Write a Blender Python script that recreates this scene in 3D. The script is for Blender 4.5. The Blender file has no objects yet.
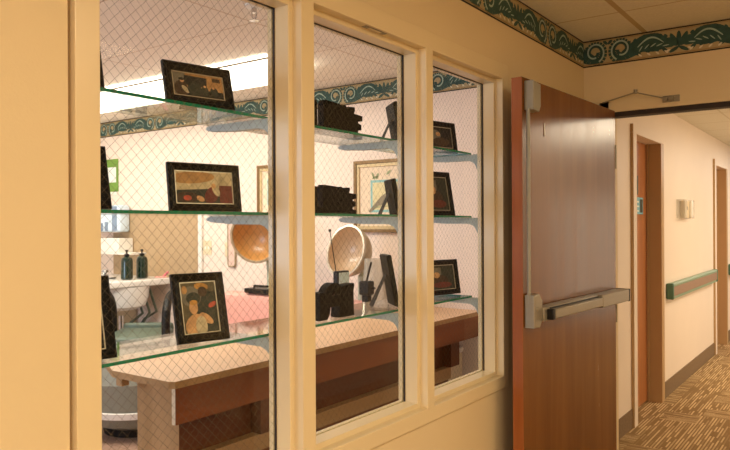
import bpy, bmesh, math, random
from mathutils import Vector, Matrix
random.seed(7)
sc = bpy.context.scene
COL = sc.collection
PI = math.pi
CAM_Z = 1.47

# ------------------------------------------------------------------ materials
def lin(c):
    def f(v):
        v /= 255.0
        return v / 12.92 if v <= 0.04045 else ((v + 0.055) / 1.055) ** 2.4
    return (f(c[0]), f(c[1]), f(c[2]), 1.0)

class NT:
    def __init__(self, m):
        self.nt = m.node_tree
    def n(self, t, **kw):
        nd = self.nt.nodes.new(t)
        for k, v in kw.items():
            if k.startswith('i_'):
                nd.inputs[k[2:].replace('_', ' ')].default_value = v
            else:
                setattr(nd, k, v)
        return nd
    def l(self, a, b):
        self.nt.links.new(a, b)
    def math(self, op, a, b=None, clamp=False):
        nd = self.nt.nodes.new('ShaderNodeMath'); nd.operation = op; nd.use_clamp = clamp
        for i, v in enumerate((a, b)):
            if v is None: continue
            if isinstance(v, (int, float)): nd.inputs[i].default_value = v
            else: self.l(v, nd.inputs[i])
        return nd.outputs[0]
    def mix(self, fac, a, b):
        nd = self.nt.nodes.new('ShaderNodeMix'); nd.data_type = 'RGBA'
        for idx, v in ((0, fac), (6, a), (7, b)):
            if isinstance(v, (int, float)): nd.inputs[idx].default_value = v
            elif isinstance(v, tuple): nd.inputs[idx].default_value = v
            else: self.l(v, nd.inputs[idx])
        return nd.outputs[2]

def new_mat(name):
    m = bpy.data.materials.new(name); m.use_nodes = True
    for n in list(m.node_tree.nodes): m.node_tree.nodes.remove(n)
    t = NT(m)
    out = t.n('ShaderNodeOutputMaterial')
    return m, t, out

def mat(name, col, rough=0.5, metal=0.0, var=0.06, scale=8.0, bump=0.0, bscale=150.0, coat=0.0, spec=0.5, stretch=(1, 1, 1), emit=None, estr=0.0):
    m, t, out = new_mat(name)
    p = t.n('ShaderNodeBsdfPrincipled')
    p.inputs['Roughness'].default_value = rough
    p.inputs['Metallic'].default_value = metal
    p.inputs['Coat Weight'].default_value = coat
    p.inputs['Coat Roughness'].default_value = 0.15
    p.inputs['Specular IOR Level'].default_value = spec
    c = lin(col)
    tc = t.n('ShaderNodeTexCoord'); mp = t.n('ShaderNodeMapping')
    mp.inputs['Scale'].default_value = stretch
    t.l(tc.outputs['Object'], mp.inputs['Vector'])
    if var > 0:
        nz = t.n('ShaderNodeTexNoise'); nz.inputs['Scale'].default_value = scale; nz.inputs['Detail'].default_value = 4
        t.l(mp.outputs[0], nz.inputs['Vector'])
        d = tuple(max(0, x * (1 - 2 * var)) for x in c[:3]) + (1,)
        b = tuple(min(1, x * (1 + 2 * var)) for x in c[:3]) + (1,)
        t.l(t.mix(nz.outputs['Fac'], d, b), p.inputs['Base Color'])
    else:
        p.inputs['Base Color'].default_value = c
    if bump > 0:
        nz2 = t.n('ShaderNodeTexNoise'); nz2.inputs['Scale'].default_value = bscale
        t.l(mp.outputs[0], nz2.inputs['Vector'])
        bm_ = t.n('ShaderNodeBump'); bm_.inputs['Strength'].default_value = bump; bm_.inputs['Distance'].default_value = 0.002
        t.l(nz2.outputs['Fac'], bm_.inputs['Height']); t.l(bm_.outputs[0], p.inputs['Normal'])
    if emit is not None:
        p.inputs['Emission Color'].default_value = lin(emit); p.inputs['Emission Strength'].default_value = estr
    t.l(p.outputs[0], out.inputs[0])
    return m

def wood(name, dark, light, axis=2, rough=0.35, scale=9.0, coat=0.0, spec=0.5, contrast=(0.3, 0.7)):
    m, t, out = new_mat(name)
    p = t.n('ShaderNodeBsdfPrincipled'); p.inputs['Roughness'].default_value = rough
    p.inputs['Coat Weight'].default_value = coat; p.inputs['Coat Roughness'].default_value = 0.28; p.inputs['Specular IOR Level'].default_value = spec
    tc = t.n('ShaderNodeTexCoord'); mp = t.n('ShaderNodeMapping')
    s = [6.0, 6.0, 6.0]; s[axis] = 0.35
    mp.inputs['Scale'].default_value = s
    t.l(tc.outputs['Object'], mp.inputs['Vector'])
    nz = t.n('ShaderNodeTexNoise'); nz.inputs['Scale'].default_value = scale * 0.3; nz.inputs['Detail'].default_value = 8; nz.inputs['Roughness'].default_value = 0.62; nz.inputs['Distortion'].default_value = 0.6
    t.l(mp.outputs[0], nz.inputs['Vector'])
    mr = t.n('ShaderNodeMapRange'); mr.inputs[1].default_value = contrast[0]; mr.inputs[2].default_value = contrast[1]
    t.l(nz.outputs['Fac'], mr.inputs[0])
    nf = t.n('ShaderNodeTexNoise'); nf.inputs['Scale'].default_value = 30; nf.inputs['Detail'].default_value = 3
    t.l(mp.outputs[0], nf.inputs['Vector'])
    c1 = t.mix(mr.outputs[0], lin(dark), lin(light))
    c2 = t.mix(t.math('MULTIPLY', nf.outputs['Fac'], 0.25), c1, lin(dark))
    t.l(c2, p.inputs['Base Color'])
    rr = t.math('ADD', t.math('MULTIPLY', nz.outputs['Fac'], 0.12), rough - 0.06)
    t.l(rr, p.inputs['Roughness'])
    t.l(p.outputs[0], out.inputs[0])
    return m

def line_mask(t, coord, origin, pitch, width):
    f = t.math('FRACT', t.math('DIVIDE', t.math('SUBTRACT', coord, origin), pitch))
    return t.math('LESS_THAN', f, width / pitch)

def ceiling_mat(name, base, line, x0, y0, px, py, wx=0.024, wy=0.024, bump=0.35):
    m, t, out = new_mat(name)
    p = t.n('ShaderNodeBsdfPrincipled'); p.inputs['Roughness'].default_value = 0.9
    tc = t.n('ShaderNodeTexCoord'); sp = t.n('ShaderNodeSeparateXYZ'); t.l(tc.outputs['Object'], sp.inputs[0])
    a = line_mask(t, sp.outputs[0], x0 - wx / 2, px, wx); b = line_mask(t, sp.outputs[1], y0 - wy / 2, py, wy)
    msk = t.math('MAXIMUM', a, b)
    nz = t.n('ShaderNodeTexNoise'); nz.inputs['Scale'].default_value = 90; nz.inputs['Detail'].default_value = 6
    t.l(tc.outputs['Object'], nz.inputs['Vector'])
    c = lin(base); d = tuple(x * 0.8 for x in c[:3]) + (1,)
    t.l(t.mix(msk, t.mix(nz.outputs['Fac'], d, c), lin(line)), p.inputs['Base Color'])
    bp = t.n('ShaderNodeBump'); bp.inputs['Strength'].default_value = bump; bp.inputs['Distance'].default_value = 0.002
    t.l(nz.outputs['Fac'], bp.inputs['Height']); t.l(bp.outputs[0], p.inputs['Normal'])
    t.l(p.outputs[0], out.inputs[0])
    return m

def thin_glass(name, tint=(0.97, 0.985, 0.97), wire=None, refl=1.0, ior=1.5, milky=0.0, milkcol=(200, 215, 205)):
    m, t, out = new_mat(name)
    tr = t.n('ShaderNodeBsdfTransparent'); tr.inputs[0].default_value = (*tint, 1)
    gl = t.n('ShaderNodeBsdfGlossy'); gl.inputs['Roughness'].default_value = 0.02
    fr = t.n('ShaderNodeFresnel'); fr.inputs[0].default_value = ior
    mx = t.n('ShaderNodeMixShader')
    t.l(t.math('MULTIPLY', fr.outputs[0], refl), mx.inputs[0]); t.l(tr.outputs[0], mx.inputs[1]); t.l(gl.outputs[0], mx.inputs[2])
    res = mx.outputs[0]
    if milky > 0:
        df = t.n('ShaderNodeBsdfDiffuse'); df.inputs[0].default_value = lin(milkcol)
        m3 = t.n('ShaderNodeMixShader'); m3.inputs[0].default_value = milky
        t.l(res, m3.inputs[1]); t.l(df.outputs[0], m3.inputs[2]); res = m3.outputs[0]
    if wire:
        p_, w_ = wire
        tc = t.n('ShaderNodeTexCoord'); sp = t.n('ShaderNodeSeparateXYZ'); t.l(tc.outputs['Object'], sp.inputs[0])
        a = line_mask(t, t.math('ADD', sp.outputs[1], sp.outputs[2]), 0, p_, w_)
        b = line_mask(t, t.math('SUBTRACT', sp.outputs[1], sp.outputs[2]), 0, p_, w_)
        msk = t.math('MAXIMUM', a, b)
        df = t.n('ShaderNodeBsdfPrincipled'); df.inputs['Base Color'].default_value = lin((98, 88, 70)); df.inputs['Roughness'].default_value = 0.6; df.inputs['Metallic'].default_value = 0.2
        m2 = t.n('ShaderNodeMixShader'); t.l(msk, m2.inputs[0]); t.l(res, m2.inputs[1]); t.l(df.outputs[0], m2.inputs[2]); res = m2.outputs[0]
    t.l(res, out.inputs[0])
    return m

def emis(name, col, s):
    m, t, out = new_mat(name)
    e = t.n('ShaderNodeEmission'); e.inputs[0].default_value = lin(col); e.inputs[1].default_value = s
    t.l(e.outputs[0], out.inputs[0])
    return m

def carpet_mat(name):
    m, t, out = new_mat(name)
    p = t.n('ShaderNodeBsdfPrincipled'); p.inputs['Roughness'].default_value = 0.95; p.inputs['Specular IOR Level'].default_value = 0.15
    tc = t.n('ShaderNodeTexCoord'); sp = t.n('ShaderNodeSeparateXYZ'); t.l(tc.outputs['Object'], sp.inputs[0])
    cc = t.n('ShaderNodeCombineXYZ')
    t.l(t.math('FLOOR', t.math('DIVIDE', sp.outputs[0], 0.25)), cc.inputs[0]); t.l(t.math('FLOOR', t.math('DIVIDE', sp.outputs[1], 0.25)), cc.inputs[1])
    wc = t.n('ShaderNodeTexWhiteNoise'); t.l(cc.outputs[0], wc.inputs['Vector'])
    sel = t.math('LESS_THAN', wc.outputs['Value'], 0.36)
    def streak(a, b_, sa, sb):
        # rows sa per metre across, dashes sb per metre along, each row shifted at random
        ra = t.math('MULTIPLY', a, sa); row = t.math('FLOOR', ra)
        wr = t.n('ShaderNodeTexWhiteNoise', noise_dimensions='1D'); t.l(row, wr.inputs['W'])
        cb_ = t.math('FLOOR', t.math('ADD', t.math('MULTIPLY', b_, sb), wr.outputs['Value']))
        cb = t.n('ShaderNodeCombineXYZ'); t.l(row, cb.inputs[0]); t.l(cb_, cb.inputs[1])
        wn = t.n('ShaderNodeTexWhiteNoise'); t.l(cb.outputs[0], wn.inputs['Vector'])
        inrow = t.math('LESS_THAN', t.math('FRACT', ra), 0.52)
        return t.math('MULTIPLY', wn.outputs['Value'], inrow)
    s1 = streak(sp.outputs[0], sp.outputs[1], 50, 7.5); s2 = streak(sp.outputs[1], sp.outputs[0], 50, 7.5)
    st = t.n('ShaderNodeMix'); st.data_type = 'FLOAT'
    t.l(sel, st.inputs[0]); t.l(s1, st.inputs[2]); t.l(s2, st.inputs[3])
    hi = t.n('ShaderNodeMapRange'); hi.inputs[1].default_value = 0.15; hi.inputs[2].default_value = 0.75; t.l(st.outputs[0], hi.inputs[0])
    nz = t.n('ShaderNodeTexNoise'); nz.inputs['Scale'].default_value = 2.2; nz.inputs['Detail'].default_value = 5; t.l(tc.outputs['Object'], nz.inputs['Vector'])
    base = t.mix(nz.outputs['Fac'], lin((126, 98, 62)), lin((152, 120, 78)))
    t.l(t.mix(hi.outputs[0], base, lin((204, 174, 128))), p.inputs['Base Color'])
    nb = t.n('ShaderNodeTexNoise'); nb.inputs['Scale'].default_value = 500; t.l(tc.outputs['Object'], nb.inputs['Vector'])
    bp = t.n('ShaderNodeBump'); bp.inputs['Strength'].default_value = 0.4; bp.inputs['Distance'].default_value = 0.003
    t.l(nb.outputs['Fac'], bp.inputs['Height']); t.l(bp.outputs[0], p.inputs['Normal'])
    t.l(p.outputs[0], out.inputs[0])
    return m

def tile_floor_mat(name):
    m, t, out = new_mat(name)
    p = t.n('ShaderNodeBsdfPrincipled'); p.inputs['Roughness'].default_value = 0.35
    tc = t.n('ShaderNodeTexCoord')
    nz = t.n('ShaderNodeTexNoise'); nz.inputs['Scale'].default_value = 6; nz.inputs['Detail'].default_value = 6; t.l(tc.outputs['Object'], nz.inputs['Vector'])
    sp = t.n('ShaderNodeSeparateXYZ'); t.l(tc.outputs['Object'], sp.inputs[0])
    msk = t.math('MAXIMUM', line_mask(t, sp.outputs[0], 0, 0.305, 0.004), line_mask(t, sp.outputs[1], 0, 0.305, 0.004))
    c = t.mix(nz.outputs['Fac'], lin((152, 118, 100)), lin((184, 152, 132)))
    t.l(t.mix(msk, c, lin((120, 85, 68))), p.inputs['Base Color']); t.l(p.outputs[0], out.inputs[0])
    return m

M = {}
M['paint'] = mat('hall paint', (224, 202, 160), 0.55, var=0.02, scale=3, bump=0.12, bscale=220)
M['frame_paint'] = mat('satin frame paint', (227, 206, 164), 0.3, var=0.015, scale=3, spec=0.5)
M['corr_paint'] = mat('corridor paint', (233, 218, 200), 0.5, var=0.02, scale=3, bump=0.1, bscale=220)
M['salon_paint'] = mat('salon paint', (240, 221, 206), 0.6, var=0.02, scale=3, bump=0.08, bscale=220)
M['hall_ceiling'] = ceiling_mat('hall ceiling tile', (246, 240, 222), (196, 176, 140), -0.89, 3.24, 0.61, 1.22, 0.026, 0.008)
M['corr_ceiling'] = ceiling_mat('corridor ceiling tile', (232, 226, 208), (205, 196, 172), -1.0, 6.72, 0.61, 0.61, 0.014, 0.02)
M['salon_ceiling'] = ceiling_mat('salon ceiling tile', (250, 240, 226), (214, 196, 174), -2.35, 2.35, 1.22, 0.61, 0.012, 0.01)
M['carpet'] = carpet_mat('patterned loop carpet')
M['salon_floor'] = tile_floor_mat('terracotta vinyl')
M['carpet_base'] = mat('carpet base', (128, 106, 80), 0.9, var=0.15, scale=60, spec=0.2)
M['door_wood'] = wood('brown door veneer', (100, 58, 20), (128, 80, 36), 2, 0.25, 7, coat=0.0, spec=0.3, contrast=(0.25, 0.75))
M['door_edge'] = wood('red brown door edge', (142, 78, 38), (172, 104, 56), 2, 0.45, 9, spec=0.3)
M['room_door'] = wood('orange brown door', (160, 98, 54), (190, 124, 74), 2, 0.3, 7, coat=0.3)
M['frame_tan'] = mat('tan steel frame', (182, 148, 104), 0.4, var=0.03)
M['steel'] = mat('satin bronze steel', (150, 141, 122), 0.4, 0.45, var=0.04, scale=3, stretch=(1, 1, 30))
M['grey_paint'] = mat('grey enamel', (150, 145, 130), 0.45, 0.1, var=0.03)
M['black_plastic'] = mat('black plastic', (22, 20, 18), 0.45, var=0.05, spec=0.25)
M['gap_shade'] = mat('tan gap shade', (168, 128, 84), 0.8, var=0.04)  # darker tan carries the shade of the gap round the window frame
M['dark'] = mat('dark gasket', (40, 26, 17), 0.6, var=0.05)
M['wire_glass'] = thin_glass('wired glass', (0.975, 0.985, 0.97), wire=(0.0262, 0.00092), refl=0.06)
M['plain_glass'] = thin_glass('plain pane face', (0.985, 0.99, 0.985), refl=0.05)
M['shelf_glass'] = thin_glass('shelf glass', (0.955, 0.98, 0.965), refl=0.55)
M['glass_edge'] = mat('green glass edge', (30, 128, 96), 0.15, var=0.1, scale=20, coat=0.4)
M['bracket'] = mat('pale grey bracket', (176, 187, 182), 0.45, var=0.02)
M['black_frame'] = mat('black picture moulding', (20, 17, 13), 0.45, var=0.1, scale=30, spec=0.18)
M['black_card'] = mat('black easel card', (24, 21, 17), 0.75, var=0.08, spec=0.15)
M['silver_lip'] = mat('silver lip', (190, 180, 158), 0.3, 0.6, var=0.03)
M['black_wood'] = mat('black painted wood', (12, 11, 9), 0.6, var=0.1, scale=20, spec=0.1)
M['counter_top'] = mat('pale laminate', (226, 188, 150), 0.4, var=0.03)
M['plywood'] = wood('raw birch plywood', (158, 122, 80), (188, 150, 106), 2, 0.6, 6, spec=0.2)
M['ply_edge'] = mat('pale edge strip', (214, 196, 165), 0.6, var=0.05)
M['walnut'] = wood('walnut panel', (104, 50, 18), (142, 78, 36), 1, 0.4, 6, spec=0.25)
M['walnut_dark'] = wood('dark walnut panel', (80, 38, 14), (108, 56, 24), 1, 0.4, 6, spec=0.25)
M['oak_rail'] = wood('oak rail', (150, 112, 68), (180, 140, 92), 1, 0.4, 6)
M['porcelain'] = mat('white laminate and porcelain', (238, 236, 232), 0.2, var=0.01, coat=0.3)
M['chrome'] = mat('chrome', (205, 205, 205), 0.15, 1.0, var=0.02)
M['green_bottle'] = mat('dark green bottle', (6, 38, 26), 0.15, var=0.05, coat=0.5)
M['pink'] = mat('pink vinyl', (226, 164, 150), 0.45, var=0.04)
M['grey_vinyl'] = mat('grey green vinyl', (84, 98, 84), 0.5, var=0.05)
M['grey_tub'] = mat('grey moulded plastic', (128, 126, 112), 0.5, var=0.05)
M['tan_mirror'] = mat('tan mirror', (180, 152, 116), 0.45, var=0.04)  # matte tan painted in for what the mirror over the sink reflects
M['white_plastic'] = mat('white plastic', (235, 230, 220), 0.4, var=0.02)
M['blue_white'] = mat('pale blue plastic', (214, 232, 246), 0.35, var=0.03)
M['cream'] = mat('cream plastic', (226, 208, 172), 0.4, var=0.02)
M['gold'] = mat('antique gold moulding', (132, 102, 62), 0.38, 0.35, var=0.12, scale=40)
M['gold_light'] = mat('light gold', (206, 182, 136), 0.4, 0.2, var=0.06, scale=40)
M['mat_board'] = mat('cream pink mount', (236, 214, 186), 0.8, var=0.02)
M['cyan_line'] = mat('cyan mount line', (142, 192, 190), 0.8, var=0.02)
M['print_yellow'] = mat('yellow print', (222, 208, 160), 0.7, var=0.12, scale=12)
M['print_bird'] = mat('bird grey print', (140, 128, 104), 0.7, var=0.15, scale=30)
M['leaf_print'] = mat('foliage print', (150, 160, 118), 0.7, var=0.15, scale=30)
M['hood_inner'] = mat('amber hood lining', (206, 150, 84), 0.35, var=0.06, coat=0.3)
M['hood_beige'] = mat('beige hood lining', (206, 176, 142), 0.35, var=0.05, coat=0.3)
M['hood_shell'] = mat('taupe hood shell', (170, 150, 120), 0.35, var=0.05, coat=0.2)
M['rim'] = mat('pale rim', (220, 210, 192), 0.25, 0.5, var=0.02)
M['visor'] = thin_glass('clear visor', (0.9, 0.9, 0.86), refl=1.0, milky=0.3, milkcol=(226, 220, 206))
M['clear'] = thin_glass('clear acrylic', (0.97, 0.97, 0.96), refl=0.35, milky=0.22, milkcol=(236, 232, 224))
M['grey_column'] = mat('grey green column', (184, 190, 168), 0.4, var=0.03)
M['light_lens'] = emis('fluorescent lens', (255, 244, 222), 5.4)
M['fixture_metal'] = mat('fixture metal', (150, 132, 108), 0.4, 0.3, var=0.03)
M['rail_green'] = mat('green vinyl bumper', (74, 108, 84), 0.45, var=0.04)
M['rail_face'] = mat('rose brown bumper insert', (150, 122, 102), 0.5, var=0.05, scale=6, stretch=(1, 1, 14))
M['rail_pale'] = mat('pale green vinyl', (134, 156, 130), 0.45, var=0.03)
M['sign_dark'] = mat('dark green sign', (48, 62, 50), 0.4, var=0.1)
M['sign_blue'] = mat('blue sign', (120, 186, 206), 0.4, var=0.05)
M['sign_white'] = mat('sign white', (232, 236, 232), 0.5, var=0.01)
M['calendar_green'] = mat('calendar green', (110, 150, 60), 0.6, var=0.08)
M['bor_bg'] = mat('border ground', (176, 158, 118), 0.8, var=0.08, scale=25)
M['bor_line'] = mat('border edge line', (44, 34, 22), 0.8, var=0.05)
M['bor_gold'] = mat('border thin gold line', (160, 124, 72), 0.8, var=0.05)
M['bor_green'] = mat('border dark green', (50, 82, 76), 0.8, var=0.25, scale=45)
M['bor_hi'] = mat('border pale green', (164, 184, 168), 0.8, var=0.1, scale=30)
M['bor_cream'] = mat('border cream', (216, 206, 176), 0.8, var=0.05)

# ------------------------------------------------------------------ mesh builder
class MB:
    def __init__(self):
        self.bm = bmesh.new()
    def _faces(self, vs, fs, mi=0):
        b = [self.bm.verts.new(v) for v in vs]
        out = []
        for f in fs:
            try:
                fc = self.bm.faces.new([b[i] for i in f]); fc.material_index = mi; out.append(fc)
            except ValueError:
                pass
        return b, out
    def box(self, x0, x1, y0, y1, z0, z1, mi=0, bev=0.0, seg=2, rot=None):
        if x0 > x1: x0, x1 = x1, x0
        if y0 > y1: y0, y1 = y1, y0
        if z0 > z1: z0, z1 = z1, z0
        vs = [(x, y, z) for x in (x0, x1) for y in (y0, y1) for z in (z0, z1)]
        if rot is not None:
            vs = [rot @ Vector(v) for v in vs]
        b, fs = self._faces(vs, [(0, 1, 3, 2), (4, 6, 7, 5), (0, 4, 5, 1), (2, 3, 7, 6), (0, 2, 6, 4), (1, 5, 7, 3)], mi)
        if bev > 0:
            es = list({e for f in fs for e in f.edges})
            r = bmesh.ops.bevel(self.bm, geom=es, offset=bev, segments=seg, affect='EDGES', profile=0.5)
            for f in r['faces']: f.material_index = mi
        return self
    def prism(self, poly, axis, a, b, mi=0, mi_side=None, bev=0.0):
        def p3(p, c):
            return {'x': (c, p[0], p[1]), 'y': (p[0], c, p[1]), 'z': (p[0], p[1], c)}[axis]
        n = len(poly)
        vs = [p3(p, a) for p in poly] + [p3(p, b) for p in poly]
        fs = [tuple(range(n)), tuple(range(2 * n - 1, n - 1, -1))]
        bv, f1 = self._faces(vs, fs + [(i, (i + 1) % n, n + (i + 1) % n, n + i) for i in range(n)], mi)
        if mi_side is not None:
            for f in f1[2:]: f.material_index = mi_side
        if bev > 0:
            es = list({e for f in f1[:2] for e in f.edges})
            bmesh.ops.bevel(self.bm, geom=es, offset=bev, segments=2, affect='EDGES', profile=0.5)
        return self
    def tube(self, pts, r, n=10, mi=0, cap=True):
        n = max(n, 20)
        pts = [Vector(p) for p in pts]
        rs = r if isinstance(r, (list, tuple)) else [r] * len(pts)
        rings = []; prev = None
        for i, p in enumerate(pts):
            d = (pts[min(i + 1, len(pts) - 1)] - pts[max(i - 1, 0)]).normalized()
            if prev is None:
                u = d.orthogonal().normalized()
            else:
                u = (prev - d * prev.dot(d)).normalized()
            prev = u
            w = d.cross(u)
            rings.append([self.bm.verts.new(p + (u * math.cos(2 * PI * k / n) + w * math.sin(2 * PI * k / n)) * rs[i]) for k in range(n)])
        for a, b in zip(rings, rings[1:]):
            for k in range(n):
                f = self.bm.faces.new((a[k], a[(k + 1) % n], b[(k + 1) % n], b[k])); f.material_index = mi
        if cap:
            for rg in (rings[0], rings[-1]):
                f = self.bm.faces.new(rg); f.material_index = mi
        return self
    def lathe(self, prof, n=28, mi=0, mtx=None, close=False):
        n = max(n, 20)
        # prof: list of (r, h); axis +Z in local, transformed by mtx
        mtx = mtx or Matrix.Identity(4)
        rings = []
        for r, h in prof:
            if r < 1e-6:
                rings.append([self.bm.verts.new(mtx @ Vector((0, 0, h)))])
            else:
                rings.append([self.bm.verts.new(mtx @ Vector((r * math.cos(2 * PI * k / n), r * math.sin(2 * PI * k / n), h))) for k in range(n)])
        for a, b in zip(rings, rings[1:]):
            for k in range(n):
                k2 = (k + 1) % n
                if len(a) == 1 and len(b) == 1: continue
                if len(a) == 1: vs = (a[0], b[k], b[k2])
                elif len(b) == 1: vs = (a[k], b[0], a[k2])
                else: vs = (a[k], b[k], b[k2], a[k2])
                f = self.bm.faces.new(vs); f.material_index = mi
        return self
    def quad(self, a, b, c, d, mi=0):
        self._faces([a, b, c, d], [(0, 1, 2, 3)], mi); return self
    def poly(self, pts, mi=0):
        self._faces(pts, [tuple(range(len(pts)))], mi); return self
    def build(self, name, mats, parent=None, smooth=19.5, recalc=True):
        if recalc: bmesh.ops.recalc_face_normals(self.bm, faces=self.bm.faces)
        me = bpy.data.meshes.new(name); self.bm.to_mesh(me); self.bm.free()
        for m in (mats if isinstance(mats, (list, tuple)) else [mats]): me.materials.append(m)
        if smooth:
            for p in me.polygons: p.use_smooth = True
            me.set_sharp_from_angle(angle=math.radians(smooth))
        o = bpy.data.objects.new(name, me); COL.objects.link(o)
        if parent: o.parent = parent
        return o

def tag(o, label=None, cat=None, group=None, kind=None):
    if label: o['label'] = label
    if cat: o['category'] = cat
    if group: o['group'] = group
    if kind: o['kind'] = kind
    return o
def thing(name, label, cat, loc=(0, 0, 0), rz=0.0, group=None):
    o = bpy.data.objects.new(name, None); COL.objects.link(o)
    o.location = loc; o.rotation_euler = (0, 0, rz); o.empty_display_size = 0.05
    return tag(o, label, cat, group)
def struct(o):
    o['kind'] = 'structure'; return o
def copy_tree(o, parent=None):
    c = o.copy(); COL.objects.link(c)
    if parent: c.parent = parent
    for ch in list(o.children): copy_tree(ch, c)
    return c
def relabel(o, label):
    o['label'] = label; return o

# ------------------------------------------------------------------ room shell
XW = -1.202           # hall face of the window wall
XF = -1.19            # face of the steel window frame
XIN = -1.294          # salon face of the window wall
YC = 3.655            # hall face of the cross wall
YS = 3.78             # salon face of the cross wall
XC = -1.355           # corridor wall
H = 2.44
WY0, WY1, WZ0, WZ1 = 0.724, 2.66, 0.80, 2.128     # window frame outer

b = MB()
wy0, wy1, wz0, wz1 = WY0 - 0.008, WY1 + 0.006, WZ0 - 0.006, WZ1 + 0.004
def holed(bm_, x, flip):
    o_ = [(x, -3.0, 0), (x, YC, 0), (x, YC, H), (x, -3.0, H)]; i_ = [(x, wy0, wz0), (x, wy1, wz0), (x, wy1, wz1), (x, wy0, wz1)]
    bm_._faces(o_ + i_, [(k, (k + 1) % 4, 4 + (k + 1) % 4, 4 + k) for k in range(4)])
holed(b, XW, 0); holed(b, XIN, 1)
for p_, q_ in (((wy0, wz0), (wy1, wz0)), ((wy1, wz0), (wy1, wz1)), ((wy1, wz1), (wy0, wz1)), ((wy0, wz1), (wy0, wz0)), ((-3.0, 0), (-3.0, H)), ((-3.0, H), (YC, H))):
    b.quad((XW, *p_), (XW, *q_), (XIN, *q_), (XIN, *p_))
bmesh.ops.remove_doubles(b.bm, verts=b.bm.verts, dist=1e-5)
struct(b.build('wall_left', M['paint'], smooth=0))

b = MB()   # cross wall with the wide doorway
b.box(XIN, -1.07, YC, YC + 0.145, 0, H); b.box(-1.07, 1.25, YC, YC + 0.145, 2.05, H); b.box(1.25, 1.9, YC, YC + 0.145, 0, H)
struct(b.build('wall_front', M['paint'], smooth=0))
b = MB(); b.box(-1.115, -1.07, YC - 0.006, YC, 0, 2.105); b.box(-1.115, 1.30, YC - 0.006, YC, 2.05, 2.105)
struct(b.build('trim_1', M['paint'], smooth=0))
b = MB(); b.box(-1.07, 1.25, YC + 0.005, YC + 0.075, 2.026, 2.05)
struct(b.build('trim_2', M['dark'], smooth=0))
b = MB(); b.box(1.9, 2.0, -3, YC + 0.145, 0, H); struct(b.build('wall_right', M['paint'], smooth=0))
b = MB(); b.box(XIN, 2.0, -3.1, -3, 0, H); struct(b.build('wall_back', M['paint'], smooth=0))
b = MB(); b.box(XIN, 2.0, -3.1, YC + 0.145, H, H + 0.08); struct(b.build('ceiling', M['hall_ceiling'], smooth=0))
b = MB(); b.box(XC - 0.25, 2.0, -3.1, 17, -0.08, 0); struct(b.build('floor', M['carpet'], smooth=0))

# corridor: left wall with two door recesses
D1 = (5.225, 5.985, 2.13); D2 = (8.60, 9.30, 2.13)
b = MB()
for y0, y1 in ((YC + 0.145, D1[0]), (D1[1], D2[0]), (D2[1], 17)):
    b.box(XC - 0.14, XC, y0, y1, 0, H)
for d in (D1, D2): b.box(XC - 0.14, XC, d[0], d[1], d[2], H)
struct(b.build('wall_corridor_left', M['corr_paint'], smooth=0))
b = MB(); b.box(1.15, 1.25, YC + 0.145, 17, 0, H); struct(b.build('wall_corridor_right', M['corr_paint'], smooth=0))
b = MB(); b.box(XC - 0.14, 1.25, 17, 17.1, 0, H); struct(b.build('wall_corridor_end', M['corr_paint'], smooth=0))
b = MB(); b.box(XC - 0.14, 1.25, YC + 0.145, 17.1, H, H + 0.08); struct(b.build('ceiling_corridor', M['corr_ceiling'], smooth=0))
b = MB()
for y0, y1 in ((YC + 0.145, D1[0] - 0.09), (D1[1] + 0.09, D2[0] - 0.08), (D2[1] + 0.08, 17)):
    b.box(XC, XC + 0.007, y0, y1, 0, 0.135)
struct(b.build('baseboard_left', M['carpet_base'], smooth=0))

def room_door(name, d, with_handle):
    root = bpy.data.objects.new(name, None); COL.objects.link(root); struct(root); root.location = (XC, d[0], 0)
    w = d[1] - d[0]
    f = MB()
    # jambs wrapping the wall, head, linings and stops
    for ya, yb, mi in ((-0.085, 0.0, 0), (w, w + 0.085, 1)):
        f.box(-0.002, 0.022, ya, yb, 0, d[2], mi, 0.002)
    f.box(-0.002, 0.022, -0.085, w + 0.085, d[2] + 0.0004, d[2] + 0.062, 0, 0.002)
    f.box(-0.138, 0.0215, -0.0035, 0.006, 0, d[2] - 0.0062, 1)
    f.box(-0.138, 0.0215, w - 0.006, w + 0.0035, 0, d[2] - 0.0062, 1)
    f.box(-0.138, 0.0215, -0.0035, w + 0.0035, d[2] - 0.006, d[2] + 0.0035, 0)
    f.box(-0.09, -0.075, 0.0062, 0.022, 0, d[2] - 0.0065, 1); f.box(-0.09, -0.075, w - 0.022, w - 0.0062, 0, d[2] - 0.0065, 1)
    fo = f.build('door_frame', [M['corr_paint'], M['frame_tan']], root, smooth=0)
    for p_ in fo.data.polygons:
        if p_.normal.y < -0.7 and p_.center.y < -0.05: p_.material_index = 1
    l = MB(); l.box(-0.135, -0.092, 0.006, w - 0.006, 0.01, d[2] - 0.008, 0, 0.002)
    leaf = l.build('door_leaf', M['room_door'], root)
    if with_handle:
        k = MB(); k.box(-0.092, -0.086, w - 0.10, w - 0.05, 0.93, 1.09, 0, 0.002)
        k.tube([(-0.088, w - 0.075, 1.0), (-0.045, w - 0.075, 1.0)], 0.009); k.tube([(-0.048, w - 0.07, 1.0), (-0.045, w - 0.19, 1.0)], 0.008)
        k.build('door_handle', M['steel'], leaf)
    return root
room_door('door_2', D1, False)
room_door('door_3', D2, False)

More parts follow.
